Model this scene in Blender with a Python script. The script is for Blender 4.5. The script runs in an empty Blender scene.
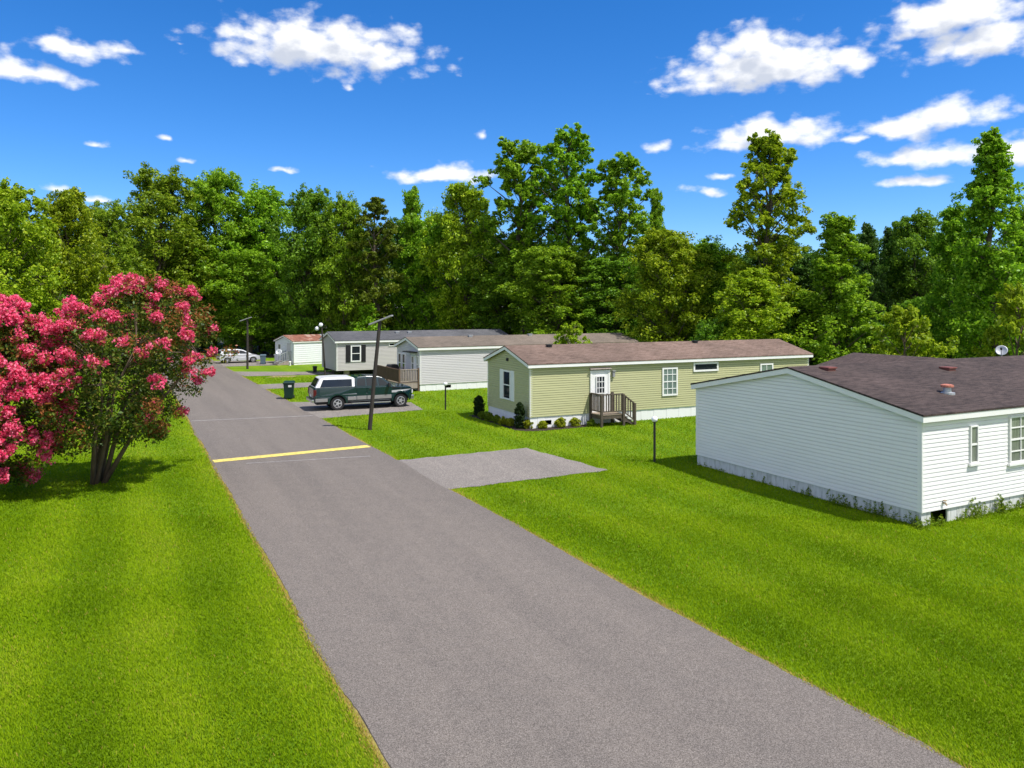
import bpy, bmesh, math, random
import numpy as np
from mathutils import Vector, Matrix

random.seed(7)
S = bpy.context.scene
COL = S.collection
R = math.radians
F, YH, EYE = 760.0, 307.0, 5.5          # focal length in pixels, horizon row, eye height in metres


def at(px, py):
    """the point of the flat ground that the photograph shows at a pixel"""
    d = F * EYE / (py - YH)
    return (px - 512) / F * d, d


# ------------------------------------------------------------------ mesh helpers
class MB:
    def __init__(s):
        s.v, s.f = [], []

    def add(s, vs, fs):
        n = len(s.v)
        s.v += [tuple(p) for p in vs]
        s.f += [tuple(i + n for i in f) for f in fs]
        return s

    def quad(s, a, b, c, d):
        return s.add([a, b, c, d], [(0, 1, 2, 3)])

    def box(s, x0, x1, y0, y1, z0, z1, M=None):
        vs = [Vector(p) for p in ((x0, y0, z0), (x1, y0, z0), (x1, y1, z0), (x0, y1, z0), (x0, y0, z1), (x1, y0, z1), (x1, y1, z1), (x0, y1, z1))]
        if M is not None:
            vs = [M @ p for p in vs]
        return s.add(vs, [(0, 3, 2, 1), (4, 5, 6, 7), (0, 1, 5, 4), (1, 2, 6, 5), (2, 3, 7, 6), (3, 0, 4, 7)])

    def bar(s, a, b, w, h):
        """rectangular bar from a to b"""
        a, b = Vector(a), Vector(b)
        d = (b - a).normalized()
        up = Vector((0, 0, 1)) if abs(d.z) < .95 else Vector((1, 0, 0))
        x = d.cross(up).normalized() * w / 2
        y = x.cross(d).normalized() * h / 2
        vs = [p + q for p in (a, b) for q in (-x - y, x - y, x + y, -x + y)]
        return s.add(vs, [(3, 2, 1, 0), (4, 5, 6, 7), (0, 1, 5, 4), (1, 2, 6, 5), (2, 3, 7, 6), (3, 0, 4, 7)])

    def tube(s, pts, rs, n=8, cap=True):
        pts = [Vector(p) for p in pts]
        vs = []
        for i, p in enumerate(pts):
            d = (pts[min(i + 1, len(pts) - 1)] - pts[max(i - 1, 0)]).normalized()
            x = d.cross(Vector((.31, .95, .07))).normalized()
            y = d.cross(x)
            vs += [p + (x * math.cos(t) + y * math.sin(t)) * rs[i] for t in (2 * math.pi * k / n for k in range(n))]
        fs = [(i * n + k, i * n + (k + 1) % n, (i + 1) * n + (k + 1) % n, (i + 1) * n + k) for i in range(len(pts) - 1) for k in range(n)]
        if cap:
            fs += [tuple(range(n))[::-1], tuple(range((len(pts) - 1) * n, len(pts) * n))]
        return s.add(vs, fs)

    def lathe(s, prof, M=None, n=16):
        """prof: (radius, z) pairs turned about z"""
        vs = []
        for r, z in prof:
            for k in range(n):
                t = 2 * math.pi * k / n
                p = Vector((r * math.cos(t), r * math.sin(t), z))
                vs.append(M @ p if M is not None else p)
        m = len(prof)
        fs = [(i * n + k, i * n + (k + 1) % n, (i + 1) * n + (k + 1) % n, (i + 1) * n + k) for i in range(m - 1) for k in range(n)]
        fs += [tuple(range(n))[::-1], tuple(range((m - 1) * n, m * n))]
        return s.add(vs, fs)

    def prism(s, poly, z0, z1):
        n = len(poly)
        return s.add([(x, y, z0) for x, y in poly] + [(x, y, z1) for x, y in poly],
                     [tuple(range(n))[::-1], tuple(range(n, 2 * n))] + [(i, (i + 1) % n, n + (i + 1) % n, n + i) for i in range(n)])

    def side(s, poly, w, taper=lambda x, z: 1.0):
        """a side profile (x, z) given width w across y"""
        n = len(poly)
        vs = [(x, -w / 2 * taper(x, z), z) for x, z in poly] + [(x, w / 2 * taper(x, z), z) for x, z in poly]
        return s.add(vs, [tuple(range(n)), tuple(range(n, 2 * n))[::-1]] + [(i, n + i, n + (i + 1) % n, (i + 1) % n) for i in range(n)])

    def build(s, name, mat, parent=None, smooth=False, bevel=0):
        me = bpy.data.meshes.new(name)
        bm = bmesh.new()
        vs = [bm.verts.new(p) for p in s.v]
        for f in s.f:
            try:
                bm.faces.new([vs[i] for i in f])
            except ValueError:
                pass
        bmesh.ops.recalc_face_normals(bm, faces=bm.faces)
        if bevel:
            es = [e for e in bm.edges if len(e.link_faces) == 2 and e.calc_face_angle(0) > .35]
            bmesh.ops.bevel(bm, geom=es, offset=bevel, segments=2, affect='EDGES', profile=.5)
        bm.to_mesh(me)
        bm.free()
        if smooth:
            me.polygons.foreach_set('use_smooth', [True] * len(me.polygons))
        return link(name, me, mat, parent)


def link(name, me, mat, parent=None):
    if mat is not None:
        me.materials.append(mat)
    o = bpy.data.objects.new(name, me)
    COL.objects.link(o)
    if parent is not None:
        o.parent = parent
    return o


def np_mesh(name, V, k, tone=None):
    """numpy vertices, k per face"""
    me = bpy.data.meshes.new(name)
    n = len(V)
    me.vertices.add(n)
    me.vertices.foreach_set('co', np.ascontiguousarray(V, np.float32).ravel())
    me.loops.add(n)
    me.loops.foreach_set('vertex_index', np.arange(n, dtype=np.int32))
    m = n // k
    me.polygons.add(m)
    me.polygons.foreach_set('loop_start', np.arange(0, n, k, dtype=np.int32))
    me.polygons.foreach_set('loop_total', np.full(m, k, np.int32))
    if tone is not None:
        a = me.attributes.new('tone', 'FLOAT', 'POINT')
        a.data.foreach_set('value', np.repeat(tone, k).astype(np.float32))
    me.update(calc_edges=True)
    return me


def tag(o, label=None, cat=None, group=None, kind=None):
    for k, v in (('label', label), ('category', cat), ('group', group), ('kind', kind)):
        if v:
            o[k] = v
    return o


def empty(name, loc, rz=0.0):
    o = bpy.data.objects.new(name, None)
    COL.objects.link(o)
    o.location = loc
    o.rotation_euler = (0, 0, rz)
    return o


def copy_tree(o, parent=None):
    c = o.copy()
    COL.objects.link(c)
    if parent is not None:
        c.parent = parent
    for ch in list(o.children):
        copy_tree(ch, c)
    return c


# ------------------------------------------------------------------ materials
def nodes(m):
    m.use_nodes = True
    nt = m.node_tree
    return nt, nt.nodes, nt.links


def ramp(N, stops, interp='LINEAR'):
    r = N.new('ShaderNodeValToRGB')
    r.color_ramp.interpolation = interp
    e = r.color_ramp.elements
    while len(e) > 1:
        e.remove(e[-1])
    for i, (p, c) in enumerate(stops):
        k = e[0] if i == 0 else e.new(p)
        k.position = p
        k.color = tuple(c) + ((1,) if len(c) == 3 else ())
    return r


def mixc(N, L, fac, a, b, mode='MIX'):
    m = N.new('ShaderNodeMix')
    m.data_type = 'RGBA'
    m.blend_type = mode
    for sock, v in ((m.inputs[0], fac), (m.inputs[6], a), (m.inputs[7], b)):
        if isinstance(v, bpy.types.NodeSocket):
            L.new(v, sock)
        elif isinstance(v, (int, float)):
            sock.default_value = v
        else:
            sock.default_value = tuple(v) + ((1,) if len(v) == 3 else ())
    return m.outputs[2]


def mth(N, L, op, a, b=None, c=None, clamp=False):
    m = N.new('ShaderNodeMath')
    m.operation = op
    m.use_clamp = clamp
    for i, v in enumerate((a, b, c)):
        if v is None:
            continue
        if isinstance(v, bpy.types.NodeSocket):
            L.new(v, m.inputs[i])
        else:
            m.inputs[i].default_value = v
    return m.outputs[0]


def noise(N, L, co, scale, detail=4, rough=.55, dist=0.0):
    n = N.new('ShaderNodeTexNoise')
    n.inputs['Scale'].default_value = scale
    n.inputs['Detail'].default_value = detail
    n.inputs['Roughness'].default_value = rough
    n.inputs['Distortion'].default_value = dist
    if co is not None:
        L.new(co, n.inputs['Vector'])
    return n.outputs[0]


def coords(N, L, scale=(1, 1, 1), rz=0.0):
    t = N.new('ShaderNodeTexCoord')
    q = N.new('ShaderNodeMapping')
    q.inputs['Rotation'].default_value = (0, 0, rz)
    L.new(t.outputs['Object'], q.inputs['Vector'])
    m = N.new('ShaderNodeMapping')
    m.inputs['Scale'].default_value = scale
    L.new(q.outputs[0], m.inputs['Vector'])
    return m.outputs[0]


def mat(name, col, rough=.6, var=.12, scale=3.0, metal=0.0, bump=0.0, stretch=(1, 1, 1), dirt=None, spec=.4, coat=0.0):
    m = bpy.data.materials.new(name)
    nt, N, L = nodes(m)
    b = N['Principled BSDF']
    b.inputs['Roughness'].default_value = rough
    b.inputs['Metallic'].default_value = metal
    b.inputs['Specular IOR Level'].default_value = spec
    b.inputs['Coat Weight'].default_value = coat
    co = coords(N, L, stretch)
    n1 = noise(N, L, co, scale, 6, .6)
    c = np.array(col)
    r = ramp(N, [(.3, c * (1 - var)), (.7, np.minimum(c * (1 + var), .95))])
    L.new(n1, r.inputs[0])
    out = r.outputs[0]
    if dirt:
        n2 = noise(N, L, co, dirt[1], 5, .65)
        r2 = ramp(N, [(dirt[2], (0, 0, 0)), (dirt[2] + .18, (1, 1, 1))])
        L.new(n2, r2.inputs[0])
        out = mixc(N, L, mth(N, L, 'MULTIPLY', r2.outputs[0], dirt[3]), out, dirt[0])
    L.new(out, b.inputs['Base Color'])
    if bump:
        bp = N.new('ShaderNodeBump')
        bp.inputs['Strength'].default_value = bump
        bp.inputs['Distance'].default_value = .02
        L.new(noise(N, L, co, scale * 8, 3), bp.inputs['Height'])
        L.new(bp.outputs[0], b.inputs['Normal'])
    return m


def leaf_mat(name, stops, trans=.35, objvar=.5):
    """foliage: every leaf its own tone, every tree a slightly different hue"""
    m = bpy.data.materials.new(name)
    nt, N, L = nodes(m)
    N.remove(N['Principled BSDF'])
    g = N.new('ShaderNodeNewGeometry')
    oi = N.new('ShaderNodeObjectInfo')
    r = ramp(N, stops)
    L.new(g.outputs['Random Per Island'], r.inputs[0])
    hs = N.new('ShaderNodeHueSaturation')
    L.new(r.outputs[0], hs.inputs['Color'])
    L.new(mth(N, L, 'MULTIPLY_ADD', oi.outputs['Random'], .03 * objvar, .5 - .015 * objvar), hs.inputs['Hue'])
    L.new(mth(N, L, 'MULTIPLY_ADD', oi.outputs['Random'], .5 * objvar, 1 - .25 * objvar), hs.inputs['Value'])
    d, t, gl = N.new('ShaderNodeBsdfDiffuse'), N.new('ShaderNodeBsdfTranslucent'), N.new('ShaderNodeBsdfGlossy')
    gl.inputs['Roughness'].default_value = .45
    gl.inputs['Color'].default_value = (.8, .9, .9, 1)
    mx, m2 = N.new('ShaderNodeMixShader'), N.new('ShaderNodeMixShader')
    mx.inputs[0].default_value = trans
    m2.inputs[0].default_value = .014
    L.new(hs.outputs[0], d.inputs['Color'])
    L.new(hs.outputs[0], t.inputs['Color'])
    L.new(d.outputs[0], mx.inputs[1])
    L.new(t.outputs[0], mx.inputs[2])
    L.new(mx.outputs[0], m2.inputs[1])
    L.new(gl.outputs[0], m2.inputs[2])
    L.new(m2.outputs[0], N['Material Output'].inputs['Surface'])
    return m


def roof_mat(name, c0, c1, c2, streak=(1.0, 7.0)):
    """asphalt shingles: courses along the eave, tabs of mixed tone, weathering"""
    m = bpy.data.materials.new(name)
    nt, N, L = nodes(m)
    b = N['Principled BSDF']
    b.inputs['Roughness'].default_value = .9
    b.inputs['Specular IOR Level'].default_value = .2
    co = coords(N, L)
    br = N.new('ShaderNodeTexBrick')
    L.new(co, br.inputs['Vector'])
    br.inputs['Scale'].default_value = 1
    br.inputs['Brick Width'].default_value = .3
    br.inputs['Row Height'].default_value = .14
    br.inputs['Mortar Size'].default_value = .008
    br.inputs['Mortar'].default_value = tuple(np.array(c0) * .5) + (1,)
    br.inputs['Color1'].default_value = tuple(c0) + (1,)
    br.inputs['Color2'].default_value = tuple(c1) + (1,)
    co2 = coords(N, L, (.35, 2.2, 1))
    n = noise(N, L, co2, streak[1], 5, .7)
    r = ramp(N, [(.42, (0, 0, 0)), (.68, (1, 1, 1))])
    L.new(n, r.inputs[0])
    o = mixc(N, L, mth(N, L, 'MULTIPLY', r.outputs[0], .75), br.outputs[0], c2)
    n3 = noise(N, L, co, 60, 2)
    r3 = ramp(N, [(.3, (.6, .6, .6)), (.7, (1.25, 1.25, 1.25))])
    L.new(n3, r3.inputs[0])
    o = mixc(N, L, 1.0, o, r3.outputs[0], 'MULTIPLY')
    n4 = noise(N, L, co, .5, 3)
    r4 = ramp(N, [(.35, (.8, .8, .8)), (.65, (1.12, 1.1, 1.1))])
    L.new(n4, r4.inputs[0])
    o = mixc(N, L, 1.0, o, r4.outputs[0], 'MULTIPLY')
    L.new(o, b.inputs['Base Color'])
    bp = N.new('ShaderNodeBump')
    bp.inputs['Strength'].default_value = .5
    bp.inputs['Distance'].default_value = .012
    L.new(br.outputs[1], bp.inputs['Height'])
    bp.invert = True
    L.new(bp.outputs[0], b.inputs['Normal'])
    return m


YAW = R(27)
U = Vector((-math.sin(YAW), math.cos(YAW), 0))      # along the road, away
V = Vector((math.cos(YAW), math.sin(YAW), 0))       # across it


def grass_ground():
    m = bpy.data.materials.new('lawn_turf')
    nt, N, L = nodes(m)
    b = N['Principled BSDF']
    b.inputs['Roughness'].default_value = .85
    b.inputs['Specular IOR Level'].default_value = .15
    co = coords(N, L)
    rot = coords(N, L, (1, 1, 1), -YAW)
    fine = noise(N, L, co, 26, 5, .7)
    r = ramp(N, [(.25, (.070, .130, .005)), (.5, (.138, .236, .006)), (.78, (.210, .305, .014))])
    L.new(fine, r.inputs[0])
    big = noise(N, L, co, .22, 5, .6)
    r2 = ramp(N, [(.35, (.80, .92, .8)), (.68, (1.15, 1.03, 1.05))])
    L.new(big, r2.inputs[0])
    o = mixc(N, L, 1.0, r.outputs[0], r2.outputs[0], 'MULTIPLY')
    sx = N.new('ShaderNodeSeparateXYZ')
    L.new(rot, sx.inputs[0])
    wob = noise(N, L, co, .5, 3)
    ph = mth(N, L, 'MULTIPLY_ADD', wob, 1.6, mth(N, L, 'MULTIPLY', sx.outputs[0], 2 * math.pi / 2.1))
    st = mth(N, L, 'MULTIPLY_ADD', mth(N, L, 'SINE', ph), .5, .5)
    r3 = ramp(N, [(.2, (.90, .95, .9)), (.8, (1.06, 1.03, 1.0))])
    L.new(st, r3.inputs[0])
    o = mixc(N, L, 1.0, o, r3.outputs[0], 'MULTIPLY')
    mid = noise(N, L, co, 3.1, 6, .75)
    r4 = ramp(N, [(.60, (0, 0, 0)), (.75, (1, 1, 1))])
    L.new(mid, r4.inputs[0])
    o = mixc(N, L, mth(N, L, 'MULTIPLY', r4.outputs[0], .22), o, (.34, .34, .06))
    L.new(o, b.inputs['Base Color'])
    bp = N.new('ShaderNodeBump')
    bp.inputs['Strength'].default_value = .9
    bp.inputs['Distance'].default_value = .04
    L.new(fine, bp.inputs['Height'])
    L.new(bp.outputs[0], b.inputs['Normal'])
    return m


def asphalt(name, tint=(1, 1, 1), coarse=1.0):
    m = bpy.data.materials.new(name)
    nt, N, L = nodes(m)
    b = N['Principled BSDF']
    b.inputs['Roughness'].default_value = .92
    b.inputs['Specular IOR Level'].default_value = .2
    co = coords(N, L)
    t = np.array(tint)
    sp = noise(N, L, co, 62 / coarse, 3, .85)
    r = ramp(N, [(.32, t * (.058, .050, .044)), (.5, t * (.158, .138, .122)), (.68, t * (.320, .285, .252))])
    L.new(sp, r.inputs[0])
    big = noise(N, L, coords(N, L, (1.0, .06, 1), -YAW), .9, 5, .6)
    r2 = ramp(N, [(.3, (.87, .87, .88)), (.7, (1.09, 1.08, 1.07))])
    L.new(big, r2.inputs[0])
    o = mixc(N, L, 1.0, r.outputs[0], r2.outputs[0], 'MULTIPLY')
    pt = noise(N, L, co, 2.2, 6, .7)
    r3 = ramp(N, [(.35, (.95, .95, .95)), (.65, (1.05, 1.04, 1.03))])
    L.new(pt, r3.inputs[0])
    o = mixc(N, L, 1.0, o, r3.outputs[0], 'MULTIPLY')
    L.new(o, b.inputs['Base Color'])
    bp = N.new('ShaderNodeBump')
    bp.inputs['Strength'].default_value = .7
    bp.inputs['Distance'].default_value = .012
    L.new(sp, bp.inputs['Height'])
    L.new(bp.outputs[0], b.inputs['Normal'])
    return m


def blade_mat(name, stops):
    m = bpy.data.materials.new(name)
    nt, N, L = nodes(m)
    N.remove(N['Principled BSDF'])
    a = N.new('ShaderNodeAttribute')
    a.attribute_name = 'tone'
    r = ramp(N, stops)
    L.new(a.outputs['Fac'], r.inputs[0])
    d, t, mx = N.new('ShaderNodeBsdfDiffuse'), N.new('ShaderNodeBsdfTranslucent'), N.new('ShaderNodeMixShader')
    mx.inputs[0].default_value = .4
    L.new(r.outputs[0], d.inputs['Color'])
    L.new(r.outputs[0], t.inputs['Color'])
    L.new(d.outputs[0], mx.inputs[1])
    L.new(t.outputs[0], mx.inputs[2])
    L.new(mx.outputs[0], N['Material Output'].inputs['Surface'])
    return m


M = {}
M['turf'] = grass_ground()
M['asphalt'] = asphalt('road_asphalt')
M['drive'] = asphalt('driveway_gravel', (1.24, 1.27, 1.29), 1.7)
M['yellow_paint'] = mat('yellow_road_paint', (.66, .52, .13), .8, .3, 9, dirt=((.2, .18, .16), 6, .56, .7))
M['crack'] = mat('pale_road_seam', (.33, .31, .30), .9, .2, 9, dirt=((.18, .17, .17), 5, .48, .8))
M['white_siding'] = mat('white_vinyl_siding', (.81, .80, .785), .45, .03, 1.2, stretch=(.5, .5, 3), dirt=((.55, .55, .50), 1.1, .60, .25))
M['white_trim'] = mat('white_trim', (.81, .80, .785), .5, .03, 3)
M['skirt_weathered'] = mat('weathered_white_skirting', (.62, .63, .63), .7, .1, 6, stretch=(2, 2, .4), dirt=((.27, .29, .24), 4, .52, .8))
M['skirt_white'] = mat('white_skirting', (.80, .80, .81), .55, .03, 4, stretch=(3, 3, .4), dirt=((.5, .5, .46), 2, .62, .4))
M['sage'] = mat('sage_green_siding', (.46, .455, .245), .55, .05, 1.2, stretch=(.4, .4, 4))
M['greige'] = mat('pale_grey_siding', (.56, .54, .55), .55, .03, 1.2, stretch=(.4, .4, 4))
M['beige_grey'] = mat('beige_grey_siding', (.48, .455, .44), .55, .03, 1.2, stretch=(.4, .4, 4))
M['old_white'] = mat('old_white_metal_siding', (.74, .76, .78), .5, .05, 2, dirt=((.5, .45, .4), 2, .6, .4))
M['roof_dark'] = roof_mat('dark_brown_shingles', (.046, .034, .031), (.070, .051, .045), (.135, .100, .088))
M['roof_red'] = roof_mat('reddish_brown_shingles', (.135, .092, .070), (.19, .130, .102), (.30, .215, .175))
M['roof_tan'] = roof_mat('tan_grey_shingles', (.150, .125, .100), (.185, .155, .125), (.25, .20, .16))
M['roof_grey'] = roof_mat('dark_grey_shingles', (.085, .088, .098), (.11, .112, .12), (.15, .15, .16))
M['rust'] = mat('rusted_metal_roof', (.21, .085, .055), .8, .35, 3, stretch=(1, .4, 1), dirt=((.50, .40, .34), 1.6, .52, .9))
M['grey_metal'] = mat('grey_galvanised_metal', (.42, .44, .46), .45, .1, 4, metal=.4)
M['dark_metal'] = mat('black_painted_metal', (.018, .018, .02), .5, .15, 6)
M['brown_pole'] = mat('dark_weathered_pole', (.040, .032, .028), .8, .25, 6, stretch=(4, 4, .6))
M['glass_dark'] = mat('dark_window_glass', (.018, .022, .026), .05, .2, 2, spec=.45)
M['glass_curtain'] = mat('window_glass_over_pale_curtain', (.20, .22, .19), .10, .45, 9, spec=.8, stretch=(1, 1, .12))
M['glass_green'] = mat('window_glass_over_green_blind', (.17, .23, .20), .10, .3, 7, spec=.8, stretch=(1, 1, .15))
M['void'] = mat('crawl_space_dark', (.01, .01, .01), .9, .2)
M['shutter_white'] = mat('white_shutter', (.78, .79, .79), .5, .03)
M['shutter_black'] = mat('black_shutter', (.016, .014, .017), .5, .1)
M['deck_wood'] = mat('dark_stained_deck_wood', (.085, .066, .050), .8, .3, 5, stretch=(3, 3, .8))
M['deck_floor'] = mat('tan_deck_boards', (.24, .19, .14), .8, .2, 6)  # floor boards, a lighter brown than the stained deck wood
M['brown_fence'] = mat('brown_wood_railing', (.105, .062, .040), .8, .25, 5, stretch=(3, 3, .6))
M['grey_wood'] = mat('greyed_wood', (.30, .25, .22), .85, .2, 5, stretch=(3, 3, .6))
M['vent_brown'] = mat('brown_roof_vent', (.19, .062, .048), .6, .2, 8)
M['vent_rust'] = mat('rusty_vent_cap', (.42, .15, .10), .7, .3, 20)
M['mulch'] = mat('dark_bark_mulch', (.035, .024, .017), .95, .5, 22, bump=1)
M['dirt'] = mat('bare_sandy_dirt', (.33, .24, .13), .95, .3, 9, bump=.5)
M['straw'] = mat('dry_thatch', (.25, .20, .050), .95, .45, 14, bump=.6)
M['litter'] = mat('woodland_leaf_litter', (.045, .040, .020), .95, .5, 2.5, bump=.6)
M['truck_green'] = mat('dark_green_car_paint', (.002, .021, .027), .22, .05, 2, spec=.6, coat=.7)
M['car_silver'] = mat('silver_car_paint', (.56, .57, .60), .3, .03, 2, metal=.35, coat=.5)
M['silver_band'] = mat('silver_two_tone_paint', (.30, .29, .29), .35, .04, 2, metal=.3, coat=.4)
M['white_paint'] = mat('white_car_paint', (.80, .81, .83), .3, .02, 2, coat=.5)
M['rubber'] = mat('tyre_rubber', (.018, .018, .019), .85, .2, 8)
M['alloy'] = mat('alloy_wheel', (.55, .55, .57), .35, .06, 8, metal=.6)
M['chrome'] = mat('chrome_bumper', (.62, .62, .64), .2, .05, 4, metal=.9)
M['plastic'] = mat('black_plastic_trim', (.02, .02, .022), .6, .1, 6)
M['tail_red'] = mat('red_tail_lamp', (.09, .010, .012), .2, .1, 6)
M['lamp_clear'] = mat('clear_headlamp', (.65, .66, .68), .12, .05, 6)
M['bin_green'] = mat('dark_green_bin_plastic', (.006, .030, .022), .45, .15, 5)
M['bin_blue'] = mat('blue_grey_bin_plastic', (.10, .15, .19), .5, .15, 5)
M['globe'] = mat('white_globe_glass', (.84, .84, .86), .3, .02)
M['solar'] = mat('grey_lamp_housing', (.30, .30, .31), .45, .15, 5)
M['bark'] = mat('grey_brown_bark', (.115, .090, .070), .95, .4, 5, stretch=(4, 4, .7), bump=.8)
M['bark_pale'] = mat('pale_smooth_bark', (.13, .092, .062), .85, .35, 4, stretch=(3, 3, .5), bump=.4)
G1, G2, G3, G4 = (.018, .050, .006), (.045, .110, .010), (.085, .165, .014), (.150, .230, .022)
M['leaf_green'] = leaf_mat('green_leaves', [(0, (0.092, 0.184, 0.0079)), (.4, (0.203, 0.380, 0.0131)), (.8, (0.315, 0.511, 0.0210)), (1, (0.420, 0.603, 0.0393))], .46)
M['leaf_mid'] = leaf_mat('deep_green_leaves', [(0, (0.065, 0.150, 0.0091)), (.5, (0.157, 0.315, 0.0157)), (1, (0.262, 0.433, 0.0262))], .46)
M['leaf_yellow'] = leaf_mat('yellow_green_leaves', [(0, (0.125, 0.204, 0.0048)), (.4, (0.258, 0.377, 0.0096)), (.8, (0.383, 0.497, 0.0168)), (1, (0.503, 0.586, 0.0359))], .46)
M['leaf_olive'] = leaf_mat('olive_leaves', [(0, (0.098, 0.184, 0.0079)), (.5, (0.229, 0.360, 0.0144)), (1, (0.367, 0.472, 0.0262))], .46)
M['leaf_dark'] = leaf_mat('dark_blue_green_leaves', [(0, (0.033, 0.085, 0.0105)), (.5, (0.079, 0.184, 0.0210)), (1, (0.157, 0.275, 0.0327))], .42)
M['needles'] = leaf_mat('pine_needles', [(0, (.070, .120, .008)), (.5, (.150, .220, .013)), (1, (.240, .300, .022))], .4)
M['crape_leaf'] = leaf_mat('crape_myrtle_leaves', [(0, (0.034, 0.068, 0.0091)), (.45, (0.091, 0.154, 0.0160)), (.8, (0.171, 0.205, 0.0228)), (1, (0.251, 0.194, 0.0410))], .35, 0)
M['crape_new'] = leaf_mat('reddish_young_leaves', [(0, (.17, .09, .016)), (.5, (.32, .12, .030)), (1, (.44, .15, .06))], .35, 0)
M['petal'] = leaf_mat('pink_crepe_petals', [(0, (.68, .035, .105)), (.5, (.92, .105, .265)), (1, (.95, .28, .38))], .35, 0)
M['petal_red'] = leaf_mat('rosy_red_crepe_petals', [(0, (.34, .014, .055)), (.5, (.60, .045, .130)), (1, (.78, .14, .24))], .35, 0)
M['evergreen'] = leaf_mat('dark_evergreen_sprays', [(0, (.006, .018, .005)), (.6, (.020, .045, .009)), (1, (.050, .085, .016))], .15, .2)
M['golden'] = leaf_mat('golden_shrub_leaves', [(0, (.14, .20, .006)), (.5, (.30, .34, .010)), (1, (.42, .43, .03))], .35, .2)
M['shrub'] = leaf_mat('low_green_shrub_leaves', [(0, (.06, .12, .008)), (.5, (.15, .23, .012)), (1, (.24, .30, .02))], .35, .2)
M['blade'] = blade_mat('grass_blades', [(0, (.098, .185, .004)), (.4, (.205, .332, .006)), (.7, (.290, .408, .010)), (.85, (.34, .42, .03)), (.90, (.45, .35, .07)), (1, (.50, .32, .09))])
M['weed'] = leaf_mat('weed_leaves', [(0, (.08, .15, .006)), (.5, (.17, .27, .010)), (1, (.28, .36, .02))], .4, .1)

# ------------------------------------------------------------------ ground, road, driveways
lawn = MB()
lawn.quad((-1500, -300, 0), (1500, -300, 0), (1500, 2500, 0), (-1500, 2500, 0))
tag(lawn.build('lawn', M['turf']), kind='structure', label='mown bright green lawn on both sides of the road')


def xl(y):
    return -1.52 - .510 * (y - 9.07)      # left road edge


def xr(y):
    return 5.34 - .522 * (y - 9.07)       # right road edge


rng = random.Random(3)
ys = [-30 + .14 * i for i in range(int(36 / .14), int(118 / .14))]
road = MB()
wl = wr = 0
L_, R_ = [], []
for y in ys:
    wl = wl * .85 + rng.uniform(-.022, .022)
    wr = wr * .85 + rng.uniform(-.022, .022)
    L_.append((xl(y) + wl + .05 * math.sin(y * .9), y))
    R_.append((xr(y) + wr + .05 * math.sin(y * .7 + 1), y))
n = len(ys)
road.add([(x, y, .022) for x, y in L_] + [(x, y, .022) for x, y in R_] + [(x - .04, y, -.05) for x, y in L_] + [(x + .04, y, -.05) for x, y in R_],
         [(i, n + i, n + i + 1, i + 1) for i in range(n - 1)] + [(2 * n + i, i, i + 1, 2 * n + i + 1) for i in range(n - 1)] + [(n + i, 3 * n + i, 3 * n + i + 1, n + i + 1) for i in range(n - 1)])
tag(road.build('road', M['asphalt']), kind='structure', label='straight grey asphalt road running away to the left')


def sheet(name, poly, z, m, label, jit=.04):
    r = random.Random(len(poly) + int(poly[0][0] * 10))
    pts = []
    for i, a in enumerate(poly):
        b = poly[(i + 1) % len(poly)]
        k = max(1, int(math.dist(a, b) / .25))
        for j in range(k):
            pts.append((a[0] + (b[0] - a[0]) * j / k + r.uniform(-jit, jit), a[1] + (b[1] - a[1]) * j / k + r.uniform(-jit, jit)))
    o = MB().add([(x, y, z) for x, y in pts], [tuple(range(len(pts)))]).build(name, m)
    return tag(o, kind='structure', label=label)


for sgn, fx in ((-1, xl), (1, xr)):
    rv = random.Random(40 + sgn)
    vb = MB()
    o_ = []
    for y in ys[::1]:
        x = fx(y)
        wv = .01 + .05 * rv.random() + .05 * max(0, math.sin(y * 1.3 + 2 * math.sin(y * .37)))
        o_ += [(x - sgn * .06, y, .010), (x + sgn * wv, y, .010)]
    vb.add(o_, [(2 * i, 2 * i + 1, 2 * i + 3, 2 * i + 2) for i in range(len(ys) - 1)])
    tag(vb.build('verge', M['straw']), kind='structure', label='dry straw-coloured grass fringe along the road edge')
NEAR_DRIVE = [(-5.05, 26.7), (.55, 29.6), (3.25, 25.55), (-2.55, 22.48)]
TRUCK_DRIVE = [(-9.55, 37.3), (-4.75, 40.6), (-5.8, 43.7), (-13.2, 43.9)]
FAR_DRIVE = [(-17.3, 50.3), (-9.5, 54.4), (-11.0, 57.0), (-18.4, 53.6)]
HOME_DRIVE = [(-21.2, 60.2), (-14.5, 62.0), (-15.0, 64.3), (-23.8, 64.6)]
CAR_DRIVE = [(-27.0, 69.8), (-20.0, 72.4), (-21.5, 77.0), (-31.0, 77.5)]
sheet('driveway', NEAR_DRIVE, .016, M['drive'], 'empty grey gravel driveway pad before the sage green home', .07)
sheet('driveway', TRUCK_DRIVE, .016, M['drive'], 'grey driveway under the green pickup truck')
sheet('driveway', FAR_DRIVE, .016, M['drive'], 'narrow driveway beyond the parked pickup truck')
sheet('driveway', HOME_DRIVE, .016, M['drive'], 'driveway leading to the beige home')
sheet('driveway', CAR_DRIVE, .016, M['drive'], 'driveway under the silver car at the road end')
sheet('dirt_patch', [(-19.2, 58.9), (-17.3, 59.6), (-17.0, 60.6), (-19.0, 60.6)], .008, M['dirt'], 'worn bare patch in the grass by the far driveway', .1)


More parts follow.
